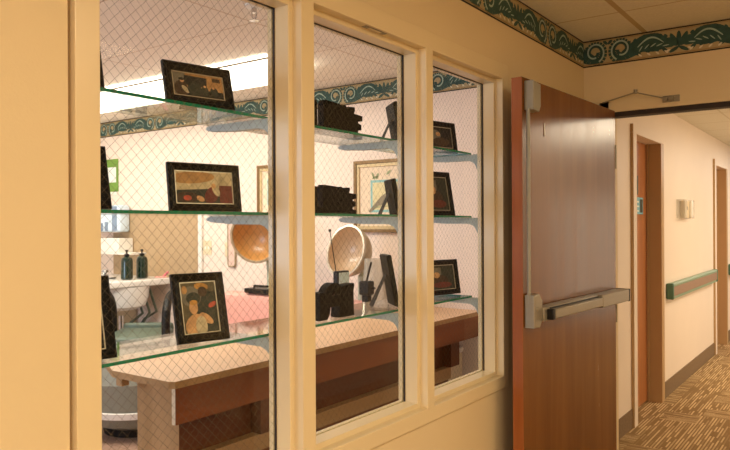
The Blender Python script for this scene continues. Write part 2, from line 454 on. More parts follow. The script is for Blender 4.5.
# salon shell
SX = -6.2
b = MB(); b.box(SX - 0.1, XIN - 0.0, YS, YS + 0.1, 0, H); struct(b.build('wall_salon_back', M['salon_paint'], smooth=0))
b = MB(); b.box(SX - 0.1, SX, -1.6, YS, 0, H); struct(b.build('wall_salon_left', M['salon_paint'], smooth=0))
b = MB(); b.box(SX - 0.1, XIN, -1.7, -1.6, 0, H); struct(b.build('wall_salon_near', M['salon_paint'], smooth=0))
b = MB(); b.box(XIN - 0.012, XIN, -1.6, WY0, 0, H); b.box(XIN - 0.012, XIN, WY1, YS, 0, H); b.box(XIN - 0.012, XIN, WY0, WY1, 0, WZ0); b.box(XIN - 0.012, XIN, WY0, WY1, WZ1, H)
struct(b.build('wall_salon_right', M['salon_paint'], smooth=0))
b = MB(); b.box(SX - 0.1, XIN, -1.7, YS + 0.1, H, H + 0.08); struct(b.build('ceiling_salon', M['salon_ceiling'], smooth=0))
b = MB(); b.box(SX - 0.1, XC - 0.25, -1.7, YS + 0.1, -0.08, 0); struct(b.build('floor_salon', M['salon_floor'], smooth=0))

# ------------------------------------------------------------------ wallpaper border
BH = 0.140
def border(name, length, u0, place, two_end=True):
    """scroll border: place(u, v, off) -> world; u0 = where the centre of a scroll pair falls."""
    g = MB()
    def rect(ua, ub, va, vb, off, mi):
        g._faces([place(ua, va, off), place(ub, va, off), place(ub, vb, off), place(ua, vb, off)], [(0, 1, 2, 3)], mi)
    step = 0.0005
    rect(0, length, 0, BH, step, 0)
    rect(0, length, 0, 0.007, step * 2.6, 1); rect(0, length, BH - 0.007, BH, step * 2.6, 1)
    rect(0, length, 0.010, 0.0135, step * 2.6, 2); rect(0, length, BH - 0.0125, BH - 0.010, step * 2.6, 2)
    def clipu(u): return max(0.0, min(length, u))
    def P(pts, off, mi):
        if max(p[0] for p in pts) < 0 or min(p[0] for p in pts) > length: return
        g._faces([place(clipu(p[0]), max(0.008, min(BH - 0.008, p[1])), off) for p in pts], [tuple(range(len(pts)))], mi)
    def ribbon(c, off, mi):
        for (p, w), (q, x) in zip(c, c[1:]):
            dx, dy = q[0] - p[0], q[1] - p[1]; L = math.hypot(dx, dy) or 1; nx, ny = -dy / L, dx / L
            P([(p[0] + nx * w, p[1] + ny * w), (q[0] + nx * x, q[1] + ny * x), (q[0] - nx * x, q[1] - ny * x), (p[0] - nx * w, p[1] - ny * w)], off, mi)
    def ell(cx, cy, a, bb, rot, off, mi, n=10):
        P([(cx + a * math.cos(t) * math.cos(rot) - bb * math.sin(t) * math.sin(rot), cy + a * math.cos(t) * math.sin(rot) + bb * math.sin(t) * math.cos(rot)) for t in [2 * PI * k / n for k in range(n)]], off, mi)
    U = 0.69
    k0 = int(math.floor((-u0) / U)) - 1; k1 = int(math.ceil((length - u0) / U)) + 1
    lay = [0]
    def nxt():
        lay[0] = (lay[0] + 1) % 40
        return step * 1.2 + lay[0] * 0.00001
    for k in range(k0, k1 + 1):
        for s in (-1, 1):
            c = u0 + k * U
            X = lambda u: c + s * u
            # outer green scroll: opens away from the centre, tail rolls along the bottom into the leaf
            sp = []
            for i in range(27):
                t = i / 26; a = -0.55 * PI + t * 2.55 * PI; r = 0.058 - 0.036 * t
                sp.append(((X(0.068 + r * math.cos(PI - a) * 0.95), 0.072 + r * math.sin(a) * -1.0 * -1), 0.0195 - 0.008 * t))
            ribbon(sp, nxt(), 3)
            hi = [((p[0], p[1]), 0.0042) for (p, w) in sp[2:23]]
            ribbon(hi, nxt() + step, 4)
            tail = []
            for i in range(15):
                t = i / 14
                tail.append(((X(0.05 + 0.235 * t), 0.022 + 0.088 * math.sin(t * PI * 0.86) * (0.35 + 0.65 * t)), 0.016 + 0.022 * math.sin(t * PI)))
            ribbon(tail, nxt(), 3)
            ell(X(0.205), 0.072, 0.088, 0.036, -s * 0.12, nxt(), 3)
            ell(X(0.30), 0.070, 0.040, 0.026, 0, nxt(), 3)
            # acanthus lobes, upper and lower
            for i in range(7):
                t = i / 6
                ell(X(0.125 + 0.165 * t), 0.075 + 0.038 * math.sin(t * PI), 0.036 - 0.008 * abs(t - 0.5), 0.019, s * (0.9 - 1.5 * t), nxt(), 3)
            for i in range(4):
                t = i / 3
                ell(X(0.15 + 0.13 * t), 0.036 + 0.012 * math.sin(t * PI), 0.020, 0.009, -s * (0.5 + 0.3 * t), nxt(), 3)
                ell(X(0.162 + 0.125 * t), 0.026, 0.011, 0.0045, -s * 0.7, nxt() + step, 5)
            arc = []
            for i in range(13):
                t = i / 12; arc.append(((X(0.15 + 0.125 * t), 0.068 + 0.040 * math.sin(t * PI * 0.95)), 0.0035 * math.sin(PI * (0.1 + 0.85 * t)) + 0.001))
            ribbon(arc, nxt() + step, 4)
            for i in range(9):
                t = i / 8
                ell(X(0.11 + 0.20 * t), 0.098 + 0.022 * math.sin(t * PI), 0.011, 0.006, s * (1.2 - 2.2 * t), nxt(), 3)
            for i in range(5):
                t = i / 4
                ell(X(0.165 + 0.12 * t), 0.058 + 0.01 * math.sin(t * PI), 0.016, 0.0028, s * (1.0 - 0.9 * t), nxt() + step, 4)
            # half palmette
            for i in range(3):
                a = PI / 2 - s * 0 - (0.0 if i == 0 else 0.55 * i)
                px, py = U / 2 + 0.0 - 0.040 * math.cos(a) * 1.0, 0.045 + 0.045 * math.sin(a)
                if i == 0: ell(c + s * U / 2, 0.082, 0.04, 0.012, PI / 2, nxt(), 3)
                else: ell(X(px), py, 0.036, 0.010, (PI - a) if s > 0 else a, nxt(), 3)
            ell(X(U / 2 - 0.022), 0.032, 0.026, 0.009, s * 0.5, nxt(), 3)
            ell(X(U / 2 - 0.05), 0.03, 0.012, 0.005, s * 0.4, nxt() + step, 5)
            # small buds between the two scrolls
            ell(X(0.012), 0.118, 0.016, 0.008, s * 0.8, nxt(), 3)
    o = g.build(name, [M['bor_bg'], M['bor_line'], M['bor_gold'], M['bor_green'], M['bor_hi'], M['bor_cream']], smooth=0, recalc=False)
    return struct(o)
ZB = H - BH
border('trim_3', YC + 3.0, -0.06 + 3.0 + 3.2, lambda u, v, o: (XW + o, -3.0 + u, ZB + v))
border('trim_4', 1.9 - XW, -1.075 - XW, lambda u, v, o: (XW + u, YC - o, ZB + v))
border('trim_5', -XIN * 0 + (XIN - 0.012) - SX, 0.52, lambda u, v, o: (SX + u, YS - o, ZB + v))
border('trim_6', YS + 1.6, 0.3, lambda u, v, o: (SX + o, -1.6 + u, ZB + v))

# ------------------------------------------------------------------ steel framed window with wired glass
win = bpy.data.objects.new('window_1', None); COL.objects.link(win); struct(win)
OPEN = ((0.776, 1.364), (1.416, 2.001), (2.046, 2.608))
HZ, SZ = 2.067, 0.850          # opening head and sill of the face
XR = -1.222                    # rebate
XG = -1.278                    # glass
ST = 0.016
b = MB()
fb = 0.0018
b.box(XIN - 0.012, XF, WY0, OPEN[0][0], WZ0, WZ1, 0, fb)
b.box(XIN - 0.012, XF, OPEN[0][1], OPEN[1][0], SZ - 0.01, HZ + 0.01, 0, fb)
b.box(XIN - 0.012, XF, OPEN[1][1], OPEN[2][0], SZ - 0.01, HZ + 0.01, 0, fb)
b.box(XIN - 0.012, XF, OPEN[2][1], WY1, WZ0, WZ1, 0, fb)
b.box(XIN - 0.012, XF - 0.0002, WY0 + 0.01, WY1 - 0.01, HZ, WZ1, 0, fb)
b.box(XIN - 0.012, XF - 0.0002, WY0 + 0.01, WY1 - 0.01, WZ0, SZ, 0, fb)
for y0, y1 in OPEN:   # stops both sides of the glass
    for xa, xb in ((XG + 0.004, XR), (XIN - 0.004, XG - 0.004)):
        b.box(xa, xb, y0 - 0.001, y0 + ST, SZ, HZ, 0, 0.0012); b.box(xa, xb, y1 - ST, y1 + 0.001, SZ, HZ, 0, 0.0012)
        b.box(xa, xb - 0.0003, y0, y1, HZ - ST, HZ + 0.001, 0, 0.0012); b.box(xa, xb - 0.0003, y0, y1, SZ - 0.001, SZ + ST, 0, 0.0012)
b.build('window_frame', M['frame_paint'], win, smooth=0)
for y0, y1 in OPEN:
    b = MB(); b.box(XG - 0.003, XG + 0.003, y0 + 0.004, y1 - 0.004, SZ + 0.004, HZ - 0.004)
    p = b.build('glass_pane', [M['wire_glass'], M['plain_glass']], win, smooth=0)
    for f_ in p.data.polygons:
        if f_.normal.x < 0.5: f_.material_index = 1
    g = MB()      # black glazing bead
    for ya, yb, za, zb in ((y0 + ST, y0 + ST + 0.003, SZ + ST, HZ - ST), (y1 - ST - 0.003, y1 - ST, SZ + ST, HZ - ST), (y0 + ST, y1 - ST, HZ - ST - 0.002, HZ - ST)):
        g.box(XG + 0.0031, XG + 0.008, ya, yb, za, zb)
    g.build('glazing_bead', M['dark'], p, smooth=0)
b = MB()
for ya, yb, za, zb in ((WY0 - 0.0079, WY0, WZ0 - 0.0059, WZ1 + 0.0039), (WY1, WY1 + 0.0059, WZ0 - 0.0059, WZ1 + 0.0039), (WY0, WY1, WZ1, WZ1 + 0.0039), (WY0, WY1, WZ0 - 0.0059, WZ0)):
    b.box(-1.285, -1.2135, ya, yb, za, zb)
b.build('shadow_gap', M['gap_shade'], win, smooth=0)  # backing strip in the gap, shadow put into its colour
b = MB(); b.box(-1.216, -1.198, 1.667, 1.777, HZ - 0.0022, HZ - 0.0002, 0, 0.0006); b.box(-1.2125, -1.2015, 1.69, 1.754, HZ - 0.003, HZ - 0.002, 1)
b.build('maker_plate', [M['steel'], M['cream']], win)

# ------------------------------------------------------------------ fire door standing open against the wall
DW, DT, DH = 1.062, 0.045, 2.033
ux, uy = -0.050, -1.060
door = bpy.data.objects.new('door_1', None); COL.objects.link(door); struct(door)
door.location = (-1.017, 3.575, 0.010); door.rotation_euler = (0, 0, math.atan2(uy, ux))
b = MB(); b.box(0, DW, -DT, 0, 0, DH, 0, 0.0015)
for f in b.bm.faces:
    if f.normal.x > 0.9 and f.calc_center_median().x > DW - 0.01: f.material_index = 1
leaf = b.build('door_leaf', [M['door_wood'], M['door_edge']], door, smooth=0)
bpy.context.view_layer.update()
for p in leaf.data.polygons:
    if p.center.x > DW - 0.0008: p.material_index = 1
b = MB()   # holes and a scratch left by removed fittings
for u, z in ((0.30, 1.915), (0.30, 1.895), (0.085, 1.925), (0.085, 1.905)):
    b.lathe([(0, 0.0012), (0.004, 0.0010), (0.005, 0)], 10, 0, Matrix.Translation((u, 0, z)) @ Matrix.Rotation(-PI / 2, 4, 'X'))
b.tube([(0.86, 0.0015, 1.875), (0.858, 0.002, 1.83), (0.862, 0.0015, 1.82)], 0.0018, 6)
b.build('screw_plug', M['rim'], leaf)
RU = 1.049      # rod position
b = MB()        # top latch
b.prism([(1.044, 2.018), (0.974, 2.010), (0.974, 1.925), (0.990, 1.900), (1.044, 1.905)], 'y', 0.0005, 0.040, 0, bev=0.004)
b.build('top_latch', M['grey_paint'], leaf)
b = MB(); b.tube([(RU - 0.004, 0.018, 1.91), (RU - 0.004, 0.018, 1.15)], 0.0075, 10); b.build('vertical_rod', M['grey_paint'], leaf)
b = MB(); b.tube([(RU - 0.004, 0.018, 1.06), (RU - 0.004, 0.018, 0.06)], 0.0075, 10); b.box(1.00, 1.055, 0.0005, 0.035, 0.03, 0.09, 0, 0.003)
b = (b.bm.free(), None)[1]
ed = bpy.data.objects.new('exit_device', None); COL.objects.link(ed); ed.parent = door
b = MB(); b.prism([(1.052, 1.185), (1.006, 1.190), (0.978, 1.160), (0.978, 1.085), (1.000, 1.055), (1.052, 1.058)], 'y', 0.0005, 0.044, 0, bev=0.005)
b.lathe([(0, 0.0465), (0.008, 0.0465), (0.010, 0.043)], 14, 0, Matrix.Translation((1.02, 0, 1.13)) @ Matrix.Rotation(-PI / 2, 4, 'X'))
b.build('latch_case', M['steel'], ed)
b = MB(); b.box(0.02, 0.98, 0.004, 0.052, 1.078, 1.134, 0, 0.005); b.build('touch_bar_rail', M['steel'], ed)
b = MB(); b.box(0.40, 0.93, 0.052, 0.078, 1.084, 1.124, 0, 0.006); b.build('push_pad', M['steel'], ed)
b = MB(); b.box(0.93, 0.957, 0.050, 0.0775, 1.083, 1.125, 0, 0.004); b.box(0.40, 0.93, 0.0515, 0.056, 1.124, 1.129, 0)
b.build('pad_end_cap', M['black_plastic'], ed)
b = MB(); b.box(0.03, 0.40, 0.050, 0.077, 1.076, 1.135, 0, 0.005); b.build('housing_cover', M['steel'], ed)
b = MB(); b.box(0.018, 0.032, 0.003, 0.078, 1.074, 1.136, 0, 0.003); b.build('end_cap', M['black_plastic'], ed)
b = MB()
for z in (0.25, 1.02, 1.80): b.tube([(-0.008, -0.004, z - 0.06), (-0.008, -0.004, z + 0.06)], 0.008, 10)
b.build('hinge', M['steel'], door)

stay = thing('door_stay', 'thin metal stay arm reaching from the brown fire door to the wall above the doorway', 'door stay', (-0.76, YC, 2.09))
b = MB(); b.tube([(-0.33, -0.05, 0.005), (-0.165, -0.045, 0.042)], 0.0035, 8); b.tube([(-0.165, -0.045, 0.042), (-0.03, -0.018, 0.0)], 0.003, 8); b.build('arm', M['steel'], stay)
b = MB(); b.lathe([(0, 0.012), (0.009, 0.012), (0.009, -0.008), (0, -0.008)], 14, 0, Matrix.Translation((-0.165, -0.045, 0.044))); b.build('joint', M['steel'], stay)
b = MB(); b.box(-0.045, 0.035, -0.014, -0.0001, -0.018, 0.014, 0, 0.003); b.lathe([(0, 0.018), (0.011, 0.018), (0.013, 0)], 12, 0, Matrix.Translation((0.0, -0.014, -0.002)) @ Matrix.Rotation(PI / 2, 4, 'X'))
b.lathe([(0, 0.016), (0.009, 0.016), (0.011, 0)], 12, 0, Matrix.Translation((-0.028, -0.014, -0.004)) @ Matrix.Rotation(PI / 2, 4, 'X'))
b.build('bracket', M['steel'], stay)

# ------------------------------------------------------------------ corridor fittings
def handrail(y0, y1, label):
    r = thing('handrail', label, 'handrail', (XC, y0, 0.825), 0, 'corridor handrails')
    L = y1 - y0
    b = MB(); b.prism([(0.018, 0.002), (0.05, 0.002), (0.05, 0.026), (0.018, 0.026)], 'y', 0.04, L - 0.04, bev=0.003); b.prism([(0.012, 0.108), (0.056, 0.108), (0.058, 0.124), (0.050, 0.136), (0.014, 0.136)], 'y', 0.04, L - 0.04, bev=0.003)
    b.build('bumper_edge', M['rail_pale'], r)
    b = MB(); b.box(0.016, 0.057, 0.04, L - 0.04, 0.027, 0.107, 0, 0.003); b.build('insert_strip', M['rail_face'], r)
    for a, c in ((0, 0.04), (L - 0.04, L)):
        b = MB(); b.box(0.001, 0.061, a, c, 0.0, 0.138, 0, 0.012, 3); b.build('end_cap', M['rail_green'], r)
    b = MB()
    b.bm.free()
    for y in (0.4, L - 0.4):
        b = MB(); b.box(0.0005, 0.02, y - 0.03, y + 0.03, 0.03, 0.085, 0, 0.002); b.build('wall_mount', M['rail_green'], r)
handrail(6.22, 8.43, 'green handrail with rose brown insert between the two corridor doors')
handrail(9.55, 11.4, 'green capped handrail end at the right edge beyond the second corridor door')

d = thing('wall_dispenser', 'small clear and white dispenser on the corridor wall above the handrail', 'dispenser', (XC, 6.84, 1.515))
b = MB(); b.box(0.0005, 0.05, -0.06, 0.10, 0.005, 0.165, 0, 0.008); b.build('body', M['cream'], d)
b = MB(); b.box(0.002, 0.075, 0.10, 0.17, 0.0, 0.170, 0, 0.02, 3); b.build('front_cover', M['white_plastic'], d)
b = MB(); b.box(0.001, 0.066, -0.20, -0.062, 0.0, 0.172, 0, 0.004); b.build('clear_side', M['clear'], d)
b = MB(); b.box(0.001, 0.066, 0.172, 0.27, 0.0, 0.172, 0, 0.004); b.build('clear_side', M['clear'], d)
b = MB(); b.box(0.0502, 0.054, 0.0, 0.03, 0.08, 0.11, 0, 0.002); b.build('button', M['grey_paint'], d)

yl = D1[0]
b = MB(); b.box(XC - 0.0918, XC - 0.088, 5.545, 5.70, 1.70, 1.85, 0, 0.001); b.box(XC - 0.0881, XC - 0.0872, 5.56, 5.60, 1.715, 1.835, 1)
tag(b.build('sign', [M['sign_dark'], M['sign_white']], smooth=0), 'small dark notice on the orange brown corridor door above the blue one', 'sign')
b = MB(); b.box(XC - 0.0918, XC - 0.088, 5.53, 5.84, 1.545, 1.68, 0, 0.001); b.box(XC - 0.0881, XC - 0.0872, 5.745, 5.825, 1.56, 1.665, 2)
for k in range(3): b.box(XC - 0.0881, XC - 0.0872, 5.55, 5.71 + 0.01 * (k % 2), 1.565 + 0.036 * k, 1.578 + 0.036 * k, 1)
tag(b.build('sign', [M['sign_blue'], M['sign_white'], M['sign_dark']], smooth=0), 'pale blue notice with white lines on the orange brown corridor door', 'sign')

# ------------------------------------------------------------------ glass shelves and brackets
SHX0, SHX1 = -1.345, -1.575
SHZ = {'top': 1.770, 'middle': 1.503, 'bottom': 1.165}
for k, z in SHZ.items():
    b = MB(); b.box(SHX1, SHX0, 0.79, 2.63, z - 0.004, z + 0.004, 0)
    o = b.build('glass_shelf', [M['shelf_glass'], M['glass_edge']], smooth=0)
    for p in o.data.polygons:
        if p.normal.x > 0.5 or abs(p.normal.y) > 0.5: p.material_index = 1
    tag(o, {'top': 'uppermost of three green edged glass shelves behind the wired window', 'middle': 'middle of three green edged glass shelves behind the wired window at eye level', 'bottom': 'lowest of three green edged glass shelves behind the wired window'}[k], 'glass shelf', 'glass shelves')
def bracket_profile():
    xb = XIN - 0.0125
    pts = [(SHX1 + 0.018, -0.0045), (xb, -0.0045), (xb, -0.080)]
    for i in range(7):
        a = i / 6 * PI / 2
        pts.append((xb - 0.004 - 0.042 * (1 - math.cos(a)), -0.072 + 0.042 * math.sin(a)))
    pts += [(SHX1 + 0.11, -0.029), (SHX1 + 0.022, -0.023), (SHX1 + 0.006, -0.019), (SHX1 - 0.001, -0.014), (SHX1 + 0.006, -0.0075)]
    return pts
first = None
for k, kn in (('top', 'uppermost'), ('middle', 'middle'), ('bottom', 'lowest')):
    for y, where in ((1.372, 'beside the left mullion'), (2.006, 'beside the second mullion'), (2.615, 'by the right jamb of the window')):
        if first is None:
            b = MB(); b.prism(bracket_profile(), 'y', 0, 0.022, 0, bev=0.002)
            o = b.build('shelf_bracket', M['bracket']); first = o
        else:
            o = first.copy(); COL.objects.link(o)
        o.location = (0, y, SHZ[k])
        tag(o, 'pale grey bracket under the %s glass shelf %s' % (kn, where), 'bracket', 'shelf brackets')

# ------------------------------------------------------------------ photo frames
def photo_frame(label, cat_loc, rz, w, h, bw, art, lean=12, dep=0.014, leg=True, group='black photo frames on the glass shelves'):
    """local +X is the way the picture faces, Y along the width."""
    root = thing('photo_frame', label, 'photo frame', cat_loc, rz, group)
    la = math.radians(lean)
    R = Matrix.Rotation(-la, 4, 'Y')
    def T(x, y, z): return R @ Vector((x, y, z))
    g = MB()
    prof = [(0, 0.0), (dep * 0.75, 0.0), (dep, bw * 0.2), (dep * 0.72, bw * 0.45), (dep * 0.8, bw * 0.6), (dep * 0.45, bw), (0, bw)]
    # mitred moulding: four corners
    rings = []
    for sy, sz in ((-1, 0), (1, 0), (1, 1), (-1, 1)):
        ring = []
        for x, i in prof:
            y = sy * (w / 2 - i); z = i if sz == 0 else h - i
            ring.append(g.bm.verts.new(T(x, y, z)))
        rings.append(ring)
    n = len(prof)
    for k in range(4):
        a, c = rings[k], rings[(k + 1) % 4]
        for i in range(n):
            g.bm.faces.new((a[i], c[i], c[(i + 1) % n], a[(i + 1) % n]))
    g.build('moulding', M['black_frame'], root)
    g = MB(); e = bw - 0.001; t = 0.0035; xa, xb = dep * 0.2, dep * 0.42
    for y0, y1, z0, z1 in ((-w / 2 + e, w / 2 - e, e, e + t), (-w / 2 + e, w / 2 - e, h - e - t, h - e), (-w / 2 + e, -w / 2 + e + t, e, h - e), (w / 2 - e - t, w / 2 - e, e, h - e)):
        g.box(xa, xb, y0, y1, z0, z1, rot=R)
    g.build('silver_lip', M['silver_lip'], root, smooth=0)
    # printed picture: flat patches on a ground
    g = MB(); ms = [art[0]]; W, Hh = w - 2 * bw, h - 2 * bw; x = dep * 0.22
    g.box(0.001, x, -W / 2, W / 2, bw, h - bw, rot=R)
    lay = x
    for mt, kind, cy, cz, a, bb, rot in art[1]:
        if mt not in ms: ms.append(mt)
        mi = ms.index(mt); lay += 0.00006
        nn = 14 if kind == 'e' else 4
        pts = []
        for k in range(nn):
            tt = 2 * PI * k / nn + (PI / 4 if kind == 'r' else 0)
            py = a * math.cos(tt) * (1.414 if kind == 'r' else 1); pz = bb * math.sin(tt) * (1.414 if kind == 'r' else 1)
            qy = cy + (py * math.cos(rot) - pz * math.sin(rot)); qz = cz + (py * math.sin(rot) + pz * math.cos(rot))
            qy = max(0, min(1, qy)); qz = max(0, min(1, qz))
            pts.append(T(lay, -W / 2 + qy * W, bw + qz * Hh))
        g.poly(pts, mi)
    g.build('print', ms, root, smooth=0, recalc=False)
    g = MB(); g.box(-0.004, 0.0, -w / 2 + 0.004, w / 2 - 0.004, 0.003, h - 0.003, rot=R); g.build('backing', M['black_card'], root, smooth=0)
    if leg:
        g = MB(); top = T(-0.006, 0, h * 0.62); lw = 0.03
        foot = Vector((-h * (0.52 if lean > 10.5 else 0.42), 0, 0.0015))
        dv = (foot - top); th = Vector((0.003, 0, 0.002))
        vs = [top + Vector((0, -lw * 0.6, 0)), top + Vector((0, lw * 0.6, 0)), foot + Vector((0, lw, 0)), foot + Vector((0, -lw, 0))]
        g._faces(vs + [v - th for v in vs], [(0, 1, 2, 3), (7, 6, 5, 4), (0, 4, 5, 1), (1, 5, 6, 2), (2, 6, 7, 3), (3, 7, 4, 0)])
        g.build('easel_leg', M['black_card'], root, smooth=0)
    return root
A_ = lambda n, c: mat(n, c, 0.7, var=0.32, scale=55)
P = {'olive': A_('print olive', (92, 84, 62)), 'skin': A_('print skin', (206, 158, 110)), 'gold': A_('print gold', (190, 140, 70)), 'red': A_('print red', (186, 84, 62)),
     'green': A_('print dark green', (52, 56, 46)), 'cream': A_('print cream', (196, 180, 146)), 'maroon': A_('print maroon', (110, 52, 44)), 'orange': A_('print orange wall', (176, 134, 86)),
     'brown': A_('print brown', (70, 52, 38)), 'grey': A_('print grey', (118, 112, 98)), 'dark': A_('print near black', (34, 31, 27))}
artA = (P['orange'], [(P['grey'], 'r', 0.12, 0.55, 0.14, 0.5, 0), (P['dark'], 'r', 0.45, 0.68, 0.22, 0.2, -0.05), (P['dark'], 'r', 0.6, 0.14, 0.44, 0.2, 0), (P['brown'], 'e', 0.16, 0.3, 0.13, 0.34, 0), (P['skin'], 'e', 0.19, 0.64, 0.04, 0.08, 0), (P['dark'], 'e', 0.18, 0.71, 0.06, 0.06, 0), (P['cream'], 'e', 0.24, 0.3, 0.05, 0.16, 0.3), (P['green'], 'e', 0.42, 0.34, 0.14, 0.3, 0), (P['green'], 'e', 0.62, 0.32, 0.07, 0.22, 0), (P['green'], 'e', 0.8, 0.32, 0.08, 0.2, 0), (P['skin'], 'e', 0.62, 0.5, 0.025, 0.05, 0), (P['skin'], 'e', 0.79, 0.48, 0.025, 0.05, 0), (P['brown'], 'r', 0.86, 0.82, 0.08, 0.08, 0)])
artB = (P['cream'], [(P['orange'], 'e', 0.3, 0.8, 0.4, 0.18, 0.15), (P['green'], 'r', 0.5, 0.2, 0.5, 0.26, 0.1), (P['brown'], 'e', 0.2, 0.2, 0.2, 0.16, 0), (P['maroon'], 'e', 0.62, 0.28, 0.12, 0.28, -0.2), (P['maroon'], 'r', 0.88, 0.3, 0.12, 0.28, 0), (P['cream'], 'e', 0.7, 0.42, 0.06, 0.18, 0.2), (P['red'], 'e', 0.2, 0.18, 0.07, 0.08, 0), (P['skin'], 'e', 0.66, 0.56, 0.04, 0.08, 0), (P['skin'], 'e', 0.42, 0.16, 0.06, 0.1, 0.4)])
artC = (P['olive'], [(P['green'], 'r', 0.7, 0.4, 0.3, 0.4, 0), (P['grey'], 'e', 0.3, 0.72, 0.28, 0.2, 0), (P['green'], 'e', 0.35, 0.68, 0.2, 0.12, 0), (P['gold'], 'e', 0.6, 0.9, 0.2, 0.07, -0.1), (P['brown'], 'e', 0.62, 0.8, 0.13, 0.1, 0), (P['skin'], 'e', 0.33, 0.5, 0.12, 0.13, 0), (P['skin'], 'e', 0.36, 0.16, 0.3, 0.22, 0.2), (P['skin'], 'e', 0.66, 0.28, 0.2, 0.08, -0.5), (P['cream'], 'e', 0.5, 0.14, 0.16, 0.2, 0), (P['red'], 'e', 0.86, 0.54, 0.12, 0.05, 0.3), (P['gold'], 'e', 0.34, 0.6, 0.11, 0.05, 0), (P['orange'], 'e', 0.12, 0.85, 0.08, 0.08, 0)])
artD = (P['dark'], [(P['grey'], 'e', 0.4, 0.6, 0.2, 0.25, 0), (P['brown'], 'e', 0.6, 0.3, 0.3, 0.2, 0), (P['skin'], 'e', 0.5, 0.65, 0.08, 0.1, 0)])
artE = (P['green'], [(P['grey'], 'r', 0.35, 0.6, 0.25, 0.3, 0), (P['brown'], 'e', 0.55, 0.35, 0.25, 0.25, 0), (P['skin'], 'e', 0.45, 0.6, 0.1, 0.12, 0), (P['maroon'], 'e', 0.6, 0.2, 0.3, 0.12, 0)])
D2R = math.radians
zt, zm, zl = SHZ['top'] + 0.0045, SHZ['middle'] + 0.0045, SHZ['bottom'] + 0.0045
photo_frame('black landscape photo frame on the top glass shelf in the left pane', (-1.372, 1.180, zt), D2R(-12), 0.192, 0.112, 0.023, artA, 14)
photo_frame('wide stepped black photo frame on the middle glass shelf in the left pane', (-1.41, 1.228, zm), D2R(-14), 0.207, 0.128, 0.020, artB, 8)
photo_frame('portrait black photo frame leaning on the bottom glass shelf above the counter corner', (-1.385, 1.196, zl), D2R(-14), 0.146, 0.180, 0.022, artC, 14)
photo_frame('black frame cut off by the left window jamb on the bottom glass shelf', (-1.40, 0.860, zl), D2R(-10), 0.16, 0.19, 0.022, artD, 14)
photo_frame('black frame corner beside the left jamb on the middle glass shelf', (-1.41, 0.855, zm), D2R(-10), 0.16, 0.15, 0.022, artD, 14)
photo_frame('black frame sliver beside the left jamb on the top glass shelf', (-1.40, 0.826, zt), D2R(-10), 0.17, 0.12, 0.022, artD, 14)
for zz, hh, yy, lb in ((zt, 0.155, 2.185, 'black photo frame seen edge on with its strut, top glass shelf by second mullion'), (zm, 0.135, 2.165, 'black photo frame seen edge on with its strut, middle glass shelf by second mullion'), (zl, 0.192, 2.150, 'black photo frame seen edge on with its crossed strut, bottom glass shelf by second mullion')):
    photo_frame(lb, (-1.43, yy, zz), D2R(48), 0.12, hh, 0.018, artE, 10)
photo_frame('black photo frame on the top glass shelf in the right pane', (-1.45, 2.545, zt), D2R(-14), 0.21, 0.135, 0.022, artD, 9)
photo_frame('tall black photo frame with grey picture on the middle glass shelf in the right pane', (-1.45, 2.525, zm), D2R(-14), 0.2, 0.19, 0.022, artE, 11)
photo_frame('black photo frame on the bottom glass shelf in the right pane', (-1.46, 2.56, zl), D2R(-14), 0.24, 0.15, 0.022, artE, 9)

# ------------------------------------------------------------------ black cut-out word ornaments on the shelves
def word_ornament(label, loc, s):
    r = thing('word_ornament', label, 'ornament', loc, 0, 'black word ornaments')
    b = MB(); t = 0.028
    def pr(poly): b.prism([(y * s, z * s) for y, z in poly], 'x', -t / 2, t / 2, 0, bev=0.0012)
    # L O V E touching one another on a slim base; built along +Y
    pr([(-0.145, 0), (-0.075, 0), (-0.075, 0.022), (-0.118, 0.022), (-0.118, 0.098), (-0.145, 0.098)])
    pr([(-0.082, 0.0), (-0.004, 0.0), (0.002, 0.014), (0.002, 0.086), (-0.006, 0.102), (-0.078, 0.106), (-0.086, 0.094), (-0.086, 0.012)])
    pr([(0.004, 0.102), (0.006, 0.088), (0.0, 0.080), (0.0, 0.0), (0.062, 0.0), (0.062, 0.074), (0.074, 0.090), (0.073, 0.102), (0.040, 0.100), (0.036, 0.084), (0.030, 0.084), (0.026, 0.102)])
    pr([(0.056, 0.0), (0.115, 0.0), (0.115, 0.016), (0.090, 0.018), (0.090, 0.029), (0.109, 0.031), (0.109, 0.049), (0.090, 0.051), (0.090, 0.059), (0.115, 0.061), (0.115, 0.078), (0.056, 0.082)])
    b.build('letter_band', M['black_wood'], r)
    b = MB(); b.box(-t / 2 - 0.004, t / 2 + 0.004, -0.145 * s, 0.1 * s, 0, 0.006, 0, 0.001); b.build('plinth', M['black_wood'], r)
    return r
word_ornament('row of black cut out letters on the top glass shelf, centre pane', (-1.46, 1.862, zt), 1.08)
word_ornament('row of black cut out letters on the middle glass shelf, centre pane', (-1.46, 1.842, zm), 0.92)

